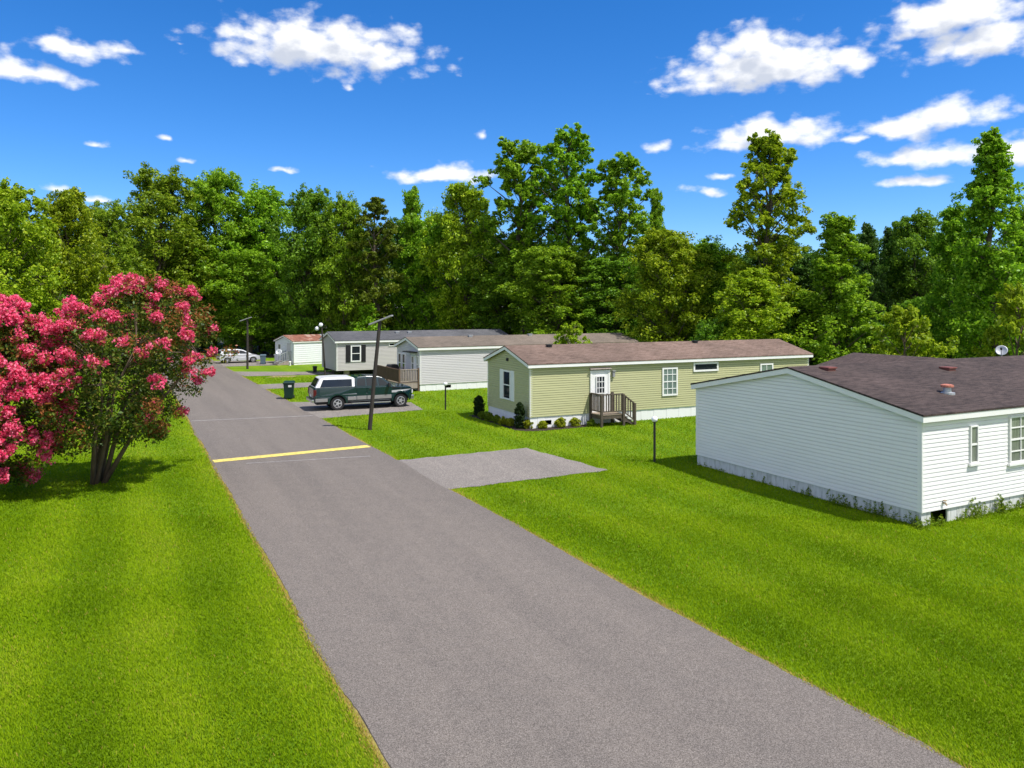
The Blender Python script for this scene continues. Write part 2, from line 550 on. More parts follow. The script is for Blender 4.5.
def stripe(a, b, w, m, label, name='road_marking', z=.030):
    a, b = Vector((*a, 0)), Vector((*b, 0))
    d = (b - a)
    nrm = Vector((-d.y, d.x, 0)).normalized() * w / 2
    k = int(d.length / .18)
    r = random.Random(int(a.y))
    mb = MB()
    for i in range(k):
        p, q = a + d * i / k, a + d * (i + 1) / k
        j = r.uniform(-.02, .02)
        mb.add([(p - nrm * (1 + j)) + Vector((0, 0, z)), (q - nrm * (1 + j)) + Vector((0, 0, z)), (q + nrm * (1 - j)) + Vector((0, 0, z)), (p + nrm * (1 - j)) + Vector((0, 0, z))], [(0, 1, 2, 3)])
    return tag(mb.build(name, m), kind='structure', label=label)


stripe((xl(26.95) + .05, 26.95), (xr(29.9) - .1, 29.9), .50, M['yellow_paint'], 'worn yellow painted line across the road')
stripe((xl(36.5) + .1, 36.5), (xr(38.3) - .1, 38.3), .13, M['crack'], 'pale seam across the road beyond the yellow line', 'road_seam')
stripe((-9.3, 26.6), (-5.2, 27.9), .07, M['crack'], 'faint pale seam just before the yellow line', 'road_seam')
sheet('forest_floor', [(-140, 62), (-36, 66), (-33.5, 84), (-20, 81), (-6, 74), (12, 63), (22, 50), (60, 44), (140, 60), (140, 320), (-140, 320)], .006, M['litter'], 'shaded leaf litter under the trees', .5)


# ------------------------------------------------------------------ houses
def lap(mb, p0, ex, nr, spans, z0, z1, exp=.105, out=.036):
    """horizontal lap boards; spans(z) gives the extent along ex at height z"""
    k = max(1, round((z1 - z0) / exp))
    h = (z1 - z0) / k
    p0, ex, nr = Vector(p0), Vector(ex), Vector(nr)
    for i in range(k):
        a, b = z0 + i * h, z0 + (i + 1) * h
        s0, s1 = spans(a), spans(b)
        if s0[1] - s0[0] < .02:
            continue
        if s1[1] < s1[0]:
            s1 = ((s1[0] + s1[1]) / 2,) * 2
        A, B = p0 + ex * s0[0] + Vector((0, 0, a)), p0 + ex * s0[1] + Vector((0, 0, a))
        C, D = p0 + ex * s1[1] + Vector((0, 0, b)), p0 + ex * s1[0] + Vector((0, 0, b))
        e_, f_ = A.lerp(D, .68), B.lerp(C, .68)
        mb.quad(A + nr * out, B + nr * out, f_ + nr * (out - .006), e_ + nr * (out - .006))
        mb.quad(e_ + nr * (out - .006), f_ + nr * (out - .006), C + nr * .001, D + nr * .001)
        mb.quad(A, B, B + nr * out, A + nr * out)


def window(parent, face, a0, a1, z0, z1, glass, frame=.06, cols=1, rows=2, name='window', bar=.03, sill=False, fmat=None):
    """face: function (along, out, z) -> local point. The frame is the window's mesh, its glass a child."""
    fb = MB()

    def bx(x0, x1, o0, o1, q0, q1):
        c = [face(x, o + (.022 if o > 0 else 0), z) for z in (q0, q1) for x, o in ((x0, o0), (x1, o0), (x1, o1), (x0, o1))]
        fb.add(c, [(0, 3, 2, 1), (4, 5, 6, 7), (0, 1, 5, 4), (1, 2, 6, 5), (2, 3, 7, 6), (3, 0, 4, 7)])
    bx(a0, a0 + frame, .0, .06, z0, z1)
    bx(a1 - frame, a1, .0, .06, z0, z1)
    bx(a0 + frame, a1 - frame, .0, .057, z0, z0 + frame)
    bx(a0 + frame, a1 - frame, .0, .057, z1 - frame, z1)
    for i in range(1, cols):
        x = a0 + (a1 - a0) * i / cols
        bx(x - bar / 2, x + bar / 2, .0, .047, z0 + frame, z1 - frame)
    for i in range(1, rows):
        z = z0 + (z1 - z0) * i / rows
        w = bar * (1.6 if rows == 2 or i * 2 == rows else 1)
        bx(a0 + frame, a1 - frame, .0, .051, z - w / 2, z + w / 2)
    if sill:
        bx(a0 - .06, a1 + .06, .0, .085, z0 - .06, z0)
    f = fb.build(name, fmat or M['white_trim'], parent)
    g = MB()
    g.quad(face(a0 + frame * .5, .052, z0 + frame * .5), face(a1 - frame * .5, .052, z0 + frame * .5), face(a1 - frame * .5, .052, z1 - frame * .5), face(a0 + frame * .5, .052, z1 - frame * .5))
    g.build('pane', glass, f)
    return f


def fbox(face, x0, x1, o0, o1, q0, q1, mb=None):
    mb = mb or MB()
    c = [face(x, o, z) for z in (q0, q1) for x, o in ((x0, o0), (x1, o0), (x1, o1), (x0, o1))]
    return mb.add(c, [(0, 3, 2, 1), (4, 5, 6, 7), (0, 1, 5, 4), (1, 2, 6, 5), (2, 3, 7, 6), (3, 0, 4, 7)])


def front(s, o, z):           # the long side that faces the camera
    return Vector((s, -o, z))


def gable(s, o, z):           # the gable end that faces the road
    return Vector((-o, s, z))


def house(name, label, loc, yaw, Ln, w, zs, ze, zr, side, roof, skirt, holes=(), oh=.16, og=.16, fas=.13, exp=.105, raised=False):
    """origin at the base of the corner between long side and road gable; x along the home, y away"""
    h = empty(name, (*loc, 0), yaw)
    tag(h, label, 'house', 'mobile homes along the road')
    m = w / 2
    pitch = (zr - ze) / m

    def gs(z):
        return (0, w) if z <= ze else ((z - ze) / pitch, w - (z - ze) / pitch)
    wl = MB()
    lap(wl, (0, 0, 0), (1, 0, 0), (0, -1, 0), lambda z: (0, Ln), zs, ze + .02, exp)
    lap(wl, (0, w, 0), (1, 0, 0), (0, 1, 0), lambda z: (0, Ln), zs, ze + .02, exp)
    lap(wl, (0, 0, 0), (0, 1, 0), (-1, 0, 0), gs, zs, zr, exp)
    lap(wl, (Ln, 0, 0), (0, 1, 0), (1, 0, 0), gs, zs, zr, exp)
    wl.quad((0, 0, zs + .01), (Ln, 0, zs + .01), (Ln, w, zs + .01), (0, w, zs + .01))
    wl.build('wall', side, h)
    for x, y in ((0, 0), (0, w), (Ln, 0)):
        sx, sy = (-1 if x == 0 else 1), (-1 if y == 0 else 1)
        c = MB()
        c.box(min(x, x + sx * .03), max(x, x + sx * .03), min(y - sy * .09, y + sy * .03), max(y - sy * .09, y + sy * .03), zs - .01, ze)
        c.box(min(x - sx * .09, x - sx * .001), max(x - sx * .09, x - sx * .001), min(y + sy * .002, y + sy * .03), max(y + sy * .002, y + sy * .03), zs - .01, ze)
        c.build('corner_trim', M['white_trim'], h)
    # roof: two slabs that meet at the ridge
    th = .05
    rf = MB()
    for sgn in (0, 1):
        def Y(y):
            return y if sgn == 0 else w - y
        e0, e1 = -oh, m
        ze0 = ze - pitch * oh + .11
        zr0 = zr + .11
        vs = [(x, Y(y), z + dz) for dz in (0, th) for x, y, z in ((-og, e0, ze0), (Ln + og, e0, ze0), (Ln + og, e1, zr0), (-og, e1, zr0))]
        rf.add(vs, [(0, 3, 2, 1), (4, 5, 6, 7), (0, 1, 5, 4), (1, 2, 6, 5), (3, 0, 4, 7)])
    ro = rf.build('roof', roof, h)
    # fascia: eaves and rakes
    fc = MB()
    ze0 = ze - pitch * oh + .11
    for sgn in (0, 1):
        y0, y1 = (-oh + .012, -oh + .04) if sgn == 0 else (w + oh - .04, w + oh - .012)
        fc.box(-og + .012, Ln + og - .012, y0, y1, ze0 - fas, ze0 + .004)
        for x0, x1 in ((-og + .010, -og + .035), (Ln + og - .035, Ln + og - .010)):
            ys0 = -oh + .041 if sgn == 0 else w + oh - .041
            za, zb = ze0 + pitch * .041, zr + .11
            vs = [(x, y, z) for x in (x0, x1) for y, z in ((ys0, za - fas), (m, zb - fas - .003 * sgn), (m, zb), (ys0, za))]
            fc.add(vs, [(0, 1, 2, 3), (7, 6, 5, 4), (0, 4, 5, 1), (1, 5, 6, 2), (2, 6, 7, 3), (3, 7, 4, 0)])
        # soffit
        if sgn == 0:
            fc.quad((-og + .04, y1 + .002, ze0 - fas + .03), (Ln + og - .04, y1 + .002, ze0 - fas + .03), (Ln + og - .04, -.001, ze0 - fas + .03), (-og + .04, -.001, ze0 - fas + .03))
    fc.build('fascia', M['white_trim'], h)
    # skirting with holes in the front (a0, a1)
    if skirt is not None:
        sk = MB()

        def panel(face, a, b, z0, z1):
            p = a
            k = 0
            while p < b - 1e-6:
                q = min(b, p + .38)
                fbox(face, p, q - .006 if q < b else q, -.05, -.008 + .006 * (k % 2), z0, z1, sk)
                p = q
                k += 1
        cuts = [0.0]
        for hl in holes:
            cuts += [hl[0], hl[1]]
        cuts.append(Ln)
        for i in range(0, len(cuts), 2):
            panel(front, cuts[i], cuts[i + 1], -.05, zs - .004)
        for hl in holes:
            if hl[2] > 0:
                fbox(front, hl[0], hl[1], -.05, -.008, -.05, hl[2], sk)
            if hl[3] < zs - .02:
                fbox(front, hl[0], hl[1], -.05, -.008, hl[3], zs - .004, sk)
        panel(gable, .051, w - .051, -.05, zs - .004)
        sk.box(Ln - .05, Ln - .008, .051, w - .051, -.05, zs - .004)
        sk.box(0, Ln, w - .05, w - .008, -.05, zs - .004)
        sk.build('skirting', skirt, h)
    return h, ro, pitch


# --- the white double-wide, nearest
A_LOC, A_YAW, A_W = (10.24, 19.0), R(26.8), 8.4
hA, rA, pA = house('white_house', 'large white double-wide home with dark brown roof, nearest on the lawn', A_LOC, A_YAW, 17.0, A_W, .36, 2.70, 3.56,
                   M['white_siding'], M['roof_dark'], M['skirt_weathered'], holes=((.36, 1.03, .0, .335),), fas=.15)
zA = lambda y: 2.70 + .11 + .05 + pA * y                       # top of the front roof slope
cg = MB()                                                      # rear cross gable whose ridge meets the main ridge
tx, rz, ex = 7.9, 3.56 + .16 - .02, 4.2
cg.add([(tx, 4.2, rz), (tx, 4.2 + ex, rz), (tx - ex, 4.2 + ex, rz - pA * ex), (tx + ex, 4.2 + ex, rz - pA * ex)], [(0, 1, 2), (0, 3, 1)])
cg.build('rear_gable_roof', M['roof_dark'], rA)
window(hA, front, 1.87, 2.19, 1.42, 2.40, M['glass_curtain'], .035, 1, 2, sill=True)
window(hA, front, 3.58, 5.62, 1.26, 2.54, M['glass_curtain'], .05, 4, 4, sill=True)
window(hA, front, 9.0, 10.2, 1.3, 2.5, M['glass_curtain'], .05, 2, 2, sill=True)
tp = MB()
tp.tube([front(.80, .02, .52), front(.80, .10, .52), front(.80, .13, .47)], [.022, .022, .016], 8)
tp.tube([front(.80, .08, .52), front(.80, .08, .58)], [.01, .01], 6)
tp.lathe([(.045, 0), (.045, .014)], Matrix.Translation(front(.80, .08, .58)), 8)
tp.build('outdoor_tap', mat('brass_tap', (.33, .23, .12), .5, .3, 20, metal=.5), hA, smooth=False)


def roof_vent(parent, x, y, pitch, w=.36, d=.3, hgt=.13, m='vent_brown', base=None):
    z = base + pitch * y
    v = MB()
    v.box(x - w / 2, x + w / 2, y - d / 2, y + d / 2, z - .08, z + hgt)
    v.box(x - w / 2 - .03, x + w / 2 + .03, y - d / 2 - .03, y + d / 2 + .03, z + hgt - .03, z + hgt + .015)
    return v.build('roof_vent', M[m], parent, bevel=.008)


B0 = 2.70 + .16
roof_vent(rA, 1.02, 3.72, pA, .32, .3, .07, 'vent_brown', B0)
roof_vent(rA, 5.75, 3.1, pA, .34, .3, .07, 'vent_brown', B0)
pv = MB()
zz = B0 + pA * 1.15
pv.lathe([(.20, -.06), (.20, .015), (.11, .03), (.10, .16), (.10, .17)], Matrix.Translation((2.75, 1.15, zz)), 16)
pvo = pv.build('flue', M['grey_metal'], rA)
pc = MB()
pc.lathe([(.15, .165), (.17, .175), (.165, .225), (.10, .245), (.02, .25)], Matrix.Translation((2.75, 1.15, zz)), 16)
pc.build('flue_cap', M['vent_rust'], rA)

# satellite dish on the roof ridge: clamped on, but a thing of its own


def dish(name, loc, rz, label, r=.20, arm=.35):
    d = tag(empty(name, loc, rz), label, 'satellite dish')
    t = Matrix.Translation((0, 0, arm + .12)) @ Matrix.Rotation(R(62), 4, 'X')
    b = MB()
    b.lathe([(.02, 0), (r * .5, .012), (r * .8, .034), (r, .055), (r * .985, .062), (r * .79, .044), (r * .49, .022), (.015, .01)], t, 24)
    b.build('reflector', M['grey_metal'], d, smooth=True)
    m = MB()
    m.tube([(0, .03, -.05), (0, .03, arm), (0, 0, arm + .1)], [.025, .025, .02], 8)
    m.build('mast', M['grey_metal'], d)
    a = MB()
    a.tube([t @ Vector((0, -r, .03)), t @ Vector((0, -r * .4, r * 1.3))], [.012, .012], 6)
    a.build('feed_arm', M['grey_metal'], d)
    f = MB()
    f.lathe([(.03, 0), (.04, .05), (.03, .09)], Matrix.Translation(t @ Vector((0, -r * .4, r * 1.22))), 10)
    f.build('feed_horn', M['plastic'], d)
    return d


p = Matrix.Translation((*A_LOC, 0)) @ Matrix.Rotation(A_YAW, 4, 'Z') @ Vector((10.9, 4.45, 3.42))
dish('satellite_dish', p, R(-35), 'pale satellite dish on the ridge of the dark brown roof')

# --- the sage green single-wide
B_LOC, B_YAW, B_W = (.82, 34.26), R(25.7), 4.65
hB, rB, pB = house('green_house', 'sage green single-wide home with reddish roof and white skirting', B_LOC, B_YAW, 17.1, B_W, .53, 2.84, 3.50,
                   M['sage'], M['roof_red'], M['skirt_white'], holes=((.74, 1.1, .12, .34),), oh=.2, og=.2, fas=.14)
wg = window(hB, gable, 1.93, 2.77, 1.08, 2.47, M['glass_dark'], .07, 1, 2)
for a, b in ((1.56, 1.915), (2.785, 3.14)):
    s = MB()
    fbox(gable, a, b, 0, .065, 1.06, 2.49, s)
    for i in range(12):
        z = 1.16 + i * .105
        fbox(gable, a + .05, b - .05, .066, .076, z, z + .06, s)
    s.build('shutter', M['shutter_white'], hB)
gv = MB()
fbox(gable, 2.2, 2.38, .02, .10, 2.92, 3.06, gv)
gv.build('gable_lamp', M['dark_metal'], hB, bevel=.02)
d = MB()
fbox(front, 3.22, 4.10, 0, .075, .53, 2.44, d)
dob = d.build('door', M['white_trim'], hB, bevel=.01)
fr = MB()
fbox(front, 3.12, 3.215, .0, .095, .53, 2.52, fr)
fbox(front, 4.105, 4.20, .0, .095, .53, 2.52, fr)
fbox(front, 3.216, 4.104, .0, .092, 2.445, 2.52, fr)
fr.build('door_frame', M['white_trim'], dob)
dw = window(dob, lambda s, o, z: front(s, o + .050, z), 3.42, 3.90, 1.42, 2.26, M['glass_dark'], .04, 3, 3, 'door_window')
hd = MB()
hd.lathe([(.03, 0), (.035, .03), (.02, .05)], Matrix.Translation(front(4.02, .08, 1.4)) @ Matrix.Rotation(R(90), 4, 'X'), 10)
hd.build('handle', M['chrome'], dob)
hood = MB()
hood.add([front(3.08, .0, 2.67), front(4.24, .0, 2.67), front(4.24, .18, 2.60), front(3.08, .18, 2.60), front(3.08, .0, 2.63), front(4.24, .0, 2.63), front(4.24, .18, 2.57), front(3.08, .18, 2.57)],
         [(0, 1, 2, 3), (7, 6, 5, 4), (0, 4, 5, 1), (1, 5, 6, 2), (2, 6, 7, 3), (3, 7, 4, 0)])
hood.build('door_hood', M['grey_wood'], hB)
wlamp = MB()
wlamp.box(4.34, 4.46, -.14, -.02, 2.18, 2.44)
wlamp.box(4.32, 4.48, -.17, -.02, 2.44, 2.48)
wlamp.build('wall_lamp', M['solar'], hB, bevel=.01)
window(hB, front, 7.26, 8.19, 1.12, 2.51, M['glass_green'], .08, 3, 4)
window(hB, front, 9.18, 10.77, 2.24, 2.70, M['glass_dark'], .09, 1, 1)
window(hB, front, 13.6, 14.5, 1.12, 2.51, M['glass_green'], .08, 2, 2)
for x, y in ((2.05, 2.15), (11.0, 2.2)):
    roof_vent(rB, x, y - .15, pB, .22, .2, .1, 'dark_metal', 2.84 + .16)

# porch steps beside the green house
pr = empty('porch_steps', (*B_LOC, 0), B_YAW)
tag(pr, 'small dark wooden porch with railing and steps at the green home door', 'porch')
px0, px1, py, pz = 3.12, 4.32, 1.05, .56
dk = MB()
for i in range(8):
    y0 = -.06 - i * .124
    dk.box(px0 - .03, px1 + .03, y0 - .118, y0, pz - .035, pz)
dk.build('deck', M['deck_floor'], pr)
rim = MB()
rim.box(px0, px1, -py + .02, -py + .06, pz - .2, pz - .036)
rim.box(px0, px0 + .04, -py + .061, -.06, pz - .2, pz - .036)
rim.box(px1 - .04, px1, -py + .061, -.06, pz - .2, pz - .036)
rim.build('rim_joist', M['deck_wood'], pr)
for x, y, top in ((px0, -.11, 1.47), (px0, -py, 1.47), (px1, -py, 1.47), (px1 + .62, -py, 1.02), (px1, -.11, 1.47)):
    ps = MB()
    ps.box(x - .05, x + .05, y - .05, y + .05, -.05, top)
    ps.build('post', M['deck_wood'], pr)


def rail(a, b, za, zb, m, parent, n, low=.14, name='railing', top=.92, balw=.04):
    """a to b at floor heights za, zb"""
    mb = MB()
    a, b = Vector((*a, za)), Vector((*b, zb))
    mb.bar(a + Vector((0, 0, top)), b + Vector((0, 0, top)), .09, .05)
    mb.bar(a + Vector((0, 0, low)), b + Vector((0, 0, low)), .05, .05)
    for i in range(n):
        t = (i + .5) / n
        q = a.lerp(b, t)
        mb.box(q.x - balw / 2, q.x + balw / 2, q.y - balw / 2, q.y + balw / 2, q.z + low + .02, q.z + top - .02)
    return mb.build(name, m, parent)


rail((px0, -.16), (px0, -py + .05), pz, pz, M['deck_wood'], pr, 7)
rail((px0 + .05, -py), (px1 - .05, -py), pz, pz, M['deck_wood'], pr, 8)
rail((px1 + .05, -py), (px1 + .58, -py), pz - .08, pz - .46, M['deck_wood'], pr, 4)
st = MB()
for i in range(3):
    st.box(px1 + .04 + i * .24, px1 + .30 + i * .24, -py + .06, -.1, pz - .16 * (i + 1) - .035, pz - .16 * (i + 1))
st.build('steps', M['deck_wood'], pr)
for y in (-py + .04, -.12):
    sg = MB()
    sg.add([(px1, y, pz - .06), (px1 + .72, y, .0), (px1 + .55, y, .0), (px1, y, pz - .28), (px1, y + .035, pz - .06), (px1 + .72, y + .035, .0), (px1 + .55, y + .035, .0), (px1, y + .035, pz - .28)],
           [(0, 1, 2, 3), (7, 6, 5, 4), (0, 4, 5, 1), (1, 5, 6, 2), (2, 6, 7, 3), (3, 7, 4, 0)])
    sg.build('stringer', M['deck_wood'], pr)

# --- pale grey home behind
hC, rC, pC = house('grey_house', 'pale grey home with tan roof and a deck at its gable door', (-5.99, 49.5), R(28), 17.4, 4.35, .45, 2.78, 3.32,
                   M['greige'], M['roof_tan'], M['skirt_white'], holes=((1.75, 2.2, .14, .34),), oh=.2, og=.22, fas=.16, exp=.11)
for a in (2.62, 3.42):
    window(hC, gable, a, a + .62, .98, 2.33, M['glass_dark'], .08, 1, 2)
d = MB()
fbox(gable, .62, 1.52, 0, .07, .5, 2.42, d)
dC = d.build('door', M['old_white'], hC, bevel=.01)
window(dC, lambda s, o, z: gable(s, o + .045, z), .82, 1.32, 1.3, 2.25, M['glass_curtain'], .05, 1, 2, 'door_window')
d = MB()
fbox(gable, .38, 1.85, .0, .55, 2.5, 2.56, d)
d.build('door_hood', M['dark_metal'], hC)
window(hC, gable, .16, .5, 1.2, 2.3, M['glass_curtain'], .05, 1, 2)
for x in (4.5, 9.3):
    roof_vent(rC, x, 1.95, pC, .26, .24, .1, 'grey_metal', 2.78 + .16)

dkC = empty('wooden_deck', (-5.99, 49.5, 0), R(28))
tag(dkC, 'brown wooden entrance deck with railing between pickup and pale grey home', 'deck')
f = MB()
for i in range(14):
    f.box(-1.42, -.04, .02 + i * .37, .02 + i * .37 + .362, .55, .60)
f.build('deck', M['deck_floor'], dkC)
f = MB()
f.box(-1.42, -1.38, .02, 5.1, .22, .549)
f.box(-1.379, -.04, .02, .06, .22, .549)
f.build('rim_joist', M['grey_wood'], dkC)
rail((-1.40, .04), (-.08, .04), .60, .60, M['grey_wood'], dkC, 12, .1, 'railing', .85, .06)
rail((-1.40, .1), (-1.40, 5.1), .60, .60, M['brown_fence'], dkC, 38, .08, 'railing', .85, .085)
for x, y in ((-1.40, .04), (-1.40, 2.5), (-1.40, 5.1), (-.1, .04)):
    ps = MB()
    ps.box(x - .05, x + .05, y - .05, y + .05, -.05, 1.52)
    ps.build('post', M['brown_fence'], dkC)
gr = empty('barbecue_grill', (Matrix.Translation((-5.99, 49.5, .60)) @ Matrix.Rotation(R(28), 4, 'Z')) @ Vector((-.75, 3.3, 0)), R(28))
tag(gr, 'dark covered grill standing on the brown deck', 'grill')
g = MB()
g.side([(-.4, .35), (.4, .35), (.42, .75), (.3, .98), (-.3, .98), (-.42, .75)], .5)
g.build('hood', M['dark_metal'], gr, bevel=.03)
for sx in (-.34, .34):
    g = MB()
    g.box(sx - .03, sx + .03, -.2, .2, 0, .35)
    g.build('leg', M['dark_metal'], gr)

# --- beige-grey home on piers, dark roof
hD, rD, pD = house('beige_house', 'beige-grey home raised on piers with dark grey roof and black shutters', (-13.95, 60.5), R(27.5), 15.5, 4.8, .42, 2.72, 3.32,
                   M['beige_grey'], M['roof_grey'], None, oh=.2, og=.2, fas=.15, exp=.11)
window(hD, front, 1.12, 1.95, 1.10, 2.42, M['glass_dark'], .09, 1, 2)
for a, b in ((.72, 1.08), (1.99, 2.35)):
    s = MB()
    fbox(front, a, b, 0, .07, 1.06, 2.44, s)
    for i in range(11):
        fbox(front, a + .05, b - .05, .071, .082, 1.15 + i * .11, 1.21 + i * .11, s)
    s.build('shutter', M['shutter_black'], hD)
window(hD, front, 4.3, 4.9, 2.28, 2.55, M['glass_dark'], .05, 1, 1)
window(hD, front, 5.2, 5.9, 2.28, 2.55, M['glass_dark'], .05, 1, 1)
for x in (5.6, 6.7):
    roof_vent(rD, x, 1.7, pD, .3, .24, .1, 'grey_metal', 2.72 + .16)
for i in range(6):
    for y in (.5, 4.2):
        b = MB()
        b.box(.7 + i * 2.7, 1.1 + i * 2.7, y - .2, y + .2, -.05, .43)
        b.build('pier', M['grey_metal'] if i % 2 else M['grey_wood'], hD)
for y in (.9, 3.8):
    ch = MB()
    ch.box(.02, 15.4, y, y + .12, .2, .42)
    ch.build('chassis_beam', M['dark_metal'], hD)

# --- small white home with rusty roof
hE, rE, pE = house('old_white_house', 'small old white home with rust-red metal roof near the woods', (-20.65, 72.0), R(40), 8.0, 4.3, .2, 2.12, 2.62,
                   M['old_white'], M['rust'], M['skirt_white'], oh=.12, og=.18, fas=.1, exp=.2)
ps = MB()
ps.box(4.1, 8.2, -.14, 2.16, 0, 0)
mr = MB()
mr.add([(3.2, -.135, 2.12 + .175 - pE * .12), (8.2, -.135, 2.12 + .175 - pE * .12), (8.2, 2.15, 2.62 + .17), (3.6, 2.15, 2.62 + .17)], [(0, 1, 2, 3)])
mr.build('roof_patch', M['grey_metal'], rE)
window(hE, gable, 2.9, 3.6, .9, 1.9, M['glass_curtain'], .07, 1, 2)
d = MB()
fbox(gable, .7, 1.5, 0, .07, .3, 2.05, d)
d.build('door', M['greige'], hE)
stp = empty('porch_steps', (*(Vector((-20.65, 72.0, 0)) + Matrix.Rotation(R(40), 3, 'Z') @ Vector((0, 1.1, 0))), ), R(40))
tag(stp, 'grey front stoop with handrails at the rusty-roofed home', 'porch')
s = MB()
for i in range(3):
    s.box(-.5 - .3 * (i + 1), -.5 - .3 * i if i else -.04, -.6, .6, 0, .36 - .12 * i)
s.build('steps', M['grey_wood'], stp)
for y in (-.58, .58):
    rail((-.06, y), (-.55, y), .36, .30, M['grey_metal'], stp, 4)
    rail((-.6, y), (-1.3, y), .28, .0, M['grey_metal'], stp, 3)
dish('satellite_dish', (-22.1, 72.0, 0), R(10), 'pale dish on a short mast in front of the rusty-roofed home', .28, 1.1)


# ------------------------------------------------------------------ vehicles
def arc(cx, cz, r, a0, a1, n=9):
    return [(cx + r * math.cos(R(a0 + (a1 - a0) * i / (n - 1))), cz + r * math.sin(R(a0 + (a1 - a0) * i / (n - 1)))) for i in range(n)]


def wheel(parent, x, y, r, w, rimr, sgn):
    Mx = Matrix.Translation((x, y, r)) @ Matrix.Rotation(R(90), 4, 'X')
    t = MB()
    t.lathe([(rimr, -w / 2 + .03), (rimr + .02, -w / 2), (r - .04, -w / 2), (r, -w / 2 + .04), (r, w / 2 - .04), (r - .04, w / 2), (rimr + .02, w / 2), (rimr, w / 2 - .03)], Mx, 28)
    to = t.build('wheel', M['rubber'], parent)
    Mo = Matrix.Translation((x, y + sgn * (w / 2 - .03), r)) @ Matrix.Rotation(R(90) * (-sgn), 4, 'X')
    q = MB()
    q.lathe([(rimr, -.01), (rimr, .02), (rimr * .88, .025), (rimr * .84, .0), (.09, .0), (.09, .035), (.02, .04)], Mo, 24)
    for k in range(5):
        a = 2 * math.pi * k / 5
        c, s_ = math.cos(a), math.sin(a)
        q.bar(Mo @ Vector((.07 * c, .07 * s_, .012)), Mo @ Vector((rimr * .88 * c, rimr * .88 * s_, .014)), .085, .03)
    ro = q.build('rim', M['alloy'], to)
    hb = MB()
    for k in range(5):
        a = 2 * math.pi * (k + .5) / 5
        hb.lathe([(.045, .004), (.045, .006)], Mo @ Matrix.Translation((rimr * .58 * math.cos(a), rimr * .58 * math.sin(a), 0)), 10)
    hb.build('rim_opening', M['plastic'], to)
    return to


# pickup: x forward, origin on the ground below the rear bumper; the camera sees its right side (y < 0)
p0 = Vector((*at(337, 410.5), 0))
p1 = Vector((*at(401, 407), 0))
ty = math.atan2(p1.y - p0.y, p1.x - p0.x)
TR = empty('pickup_truck', p0 + Vector((-math.sin(ty), math.cos(ty), 0)) * .82 - Vector((math.cos(ty), math.sin(ty), 0)) * 1.28, ty)
tag(TR, 'dark green pickup truck with white bed cap and silver lower band', 'pickup truck')
TR.scale = (.955, .955, .965)
RW, FW, WR, W = 1.36, 4.96, .385, 1.98


def tap(x, z):
    t = 1.0
    if z > 1.05:
        t -= .03 * (z - 1.05) / .25
    if x > 5.15:
        t -= .10 * (x - 5.15) / .5
    if z < .6:
        t -= .02
    return t


low = [(.10, .50)] + [(RW - .50, .50)] + arc(RW, .40, .47, 170, 10)[0:] + [(RW + .50, .46), (FW - .50, .46)] + arc(FW, .40, .47, 170, 10) + [(FW + .50, .50), (5.58, .52), (5.66, .75), (5.65, 1.04), (5.54, 1.16), (4.55, 1.22), (4.40, 1.24), (2.32, 1.25), (.10, 1.27), (.08, .8)]
b = MB()
b.side(low, W, tap)
b.build('body', M['truck_green'], TR, bevel=.03)
cab = [(2.34, 1.25), (4.52, 1.225), (3.92, 1.72), (3.70, 1.79), (3.0, 1.83), (2.50, 1.80), (2.38, 1.72)]
ctap = lambda x, z: .955 - .20 * max(0, z - 1.25) / .58
b = MB()
b.side(cab, W, ctap)
b.build('cab', M['truck_green'], TR, bevel=.025)
capp = [(.14, 1.275), (2.325, 1.262), (2.325, 1.74), (2.2, 1.80), (1.4, 1.83), (.62, 1.81), (.42, 1.75)]
b = MB()
b.side(capp, W, lambda x, z: .95 - .15 * max(0, z - 1.26) / .6)
bc = b.build('bed_cap', M['white_paint'], TR, bevel=.04)


def side_glass(poly, fn, name, parent, out=.012):
    """a pane on both flanks"""
    for sg in (-1, 1):
        g = MB()
        vs = [(x, sg * (W / 2 * fn(x, z) + out), z) for x, z in poly]
        vi = [(x, sg * (W / 2 * fn(x, z) - .03), z) for x, z in poly]
        k = len(poly)
        g.add(vs + vi, [tuple(range(k))] + [(i, (i + 1) % k, k + (i + 1) % k, k + i) for i in range(k)])
        g.build(name, M['glass_dark'], parent)


capf = lambda x, z: .95 - .15 * max(0, z - 1.26) / .6
side_glass([(.40, 1.31), (2.16, 1.30), (2.16, 1.70), (.58, 1.71)], capf, 'cap_window', bc)
g = MB()
g.add([(.165, -.72, 1.33), (.165, .72, 1.33), (.385, .62, 1.76), (.385, -.62, 1.76), (.155, -.72, 1.33), (.155, .72, 1.33), (.372, .62, 1.76), (.372, -.62, 1.76)], [(0, 1, 2, 3), (7, 6, 5, 4), (0, 4, 5, 1), (1, 5, 6, 2), (2, 6, 7, 3), (3, 7, 4, 0)])
g.build('cap_rear_window', M['glass_dark'], bc)
for i, pl in enumerate(([(2.44, 1.33), (2.92, 1.32), (2.92, 1.72), (2.50, 1.70)], [(3.00, 1.32), (3.62, 1.31), (3.56, 1.72), (3.00, 1.72)], [(3.70, 1.31), (4.30, 1.29), (3.86, 1.66), (3.68, 1.70)])):
    side_glass(pl, ctap, 'side_window', TR)
g = MB()
ws = [(4.47, 1.28), (3.96, 1.70)]
vs = []
for o in (.012, -.03):
    for (x, z), hw in zip(ws, (.82, .70)):
        vs += [(x + o, -hw, z + o), (x + o, hw, z + o)]
g.add(vs, [(0, 1, 3, 2), (4, 6, 7, 5), (0, 4, 5, 1), (2, 3, 7, 6), (0, 2, 6, 4), (1, 5, 7, 3)])
g.build('windshield', M['glass_dark'], TR)
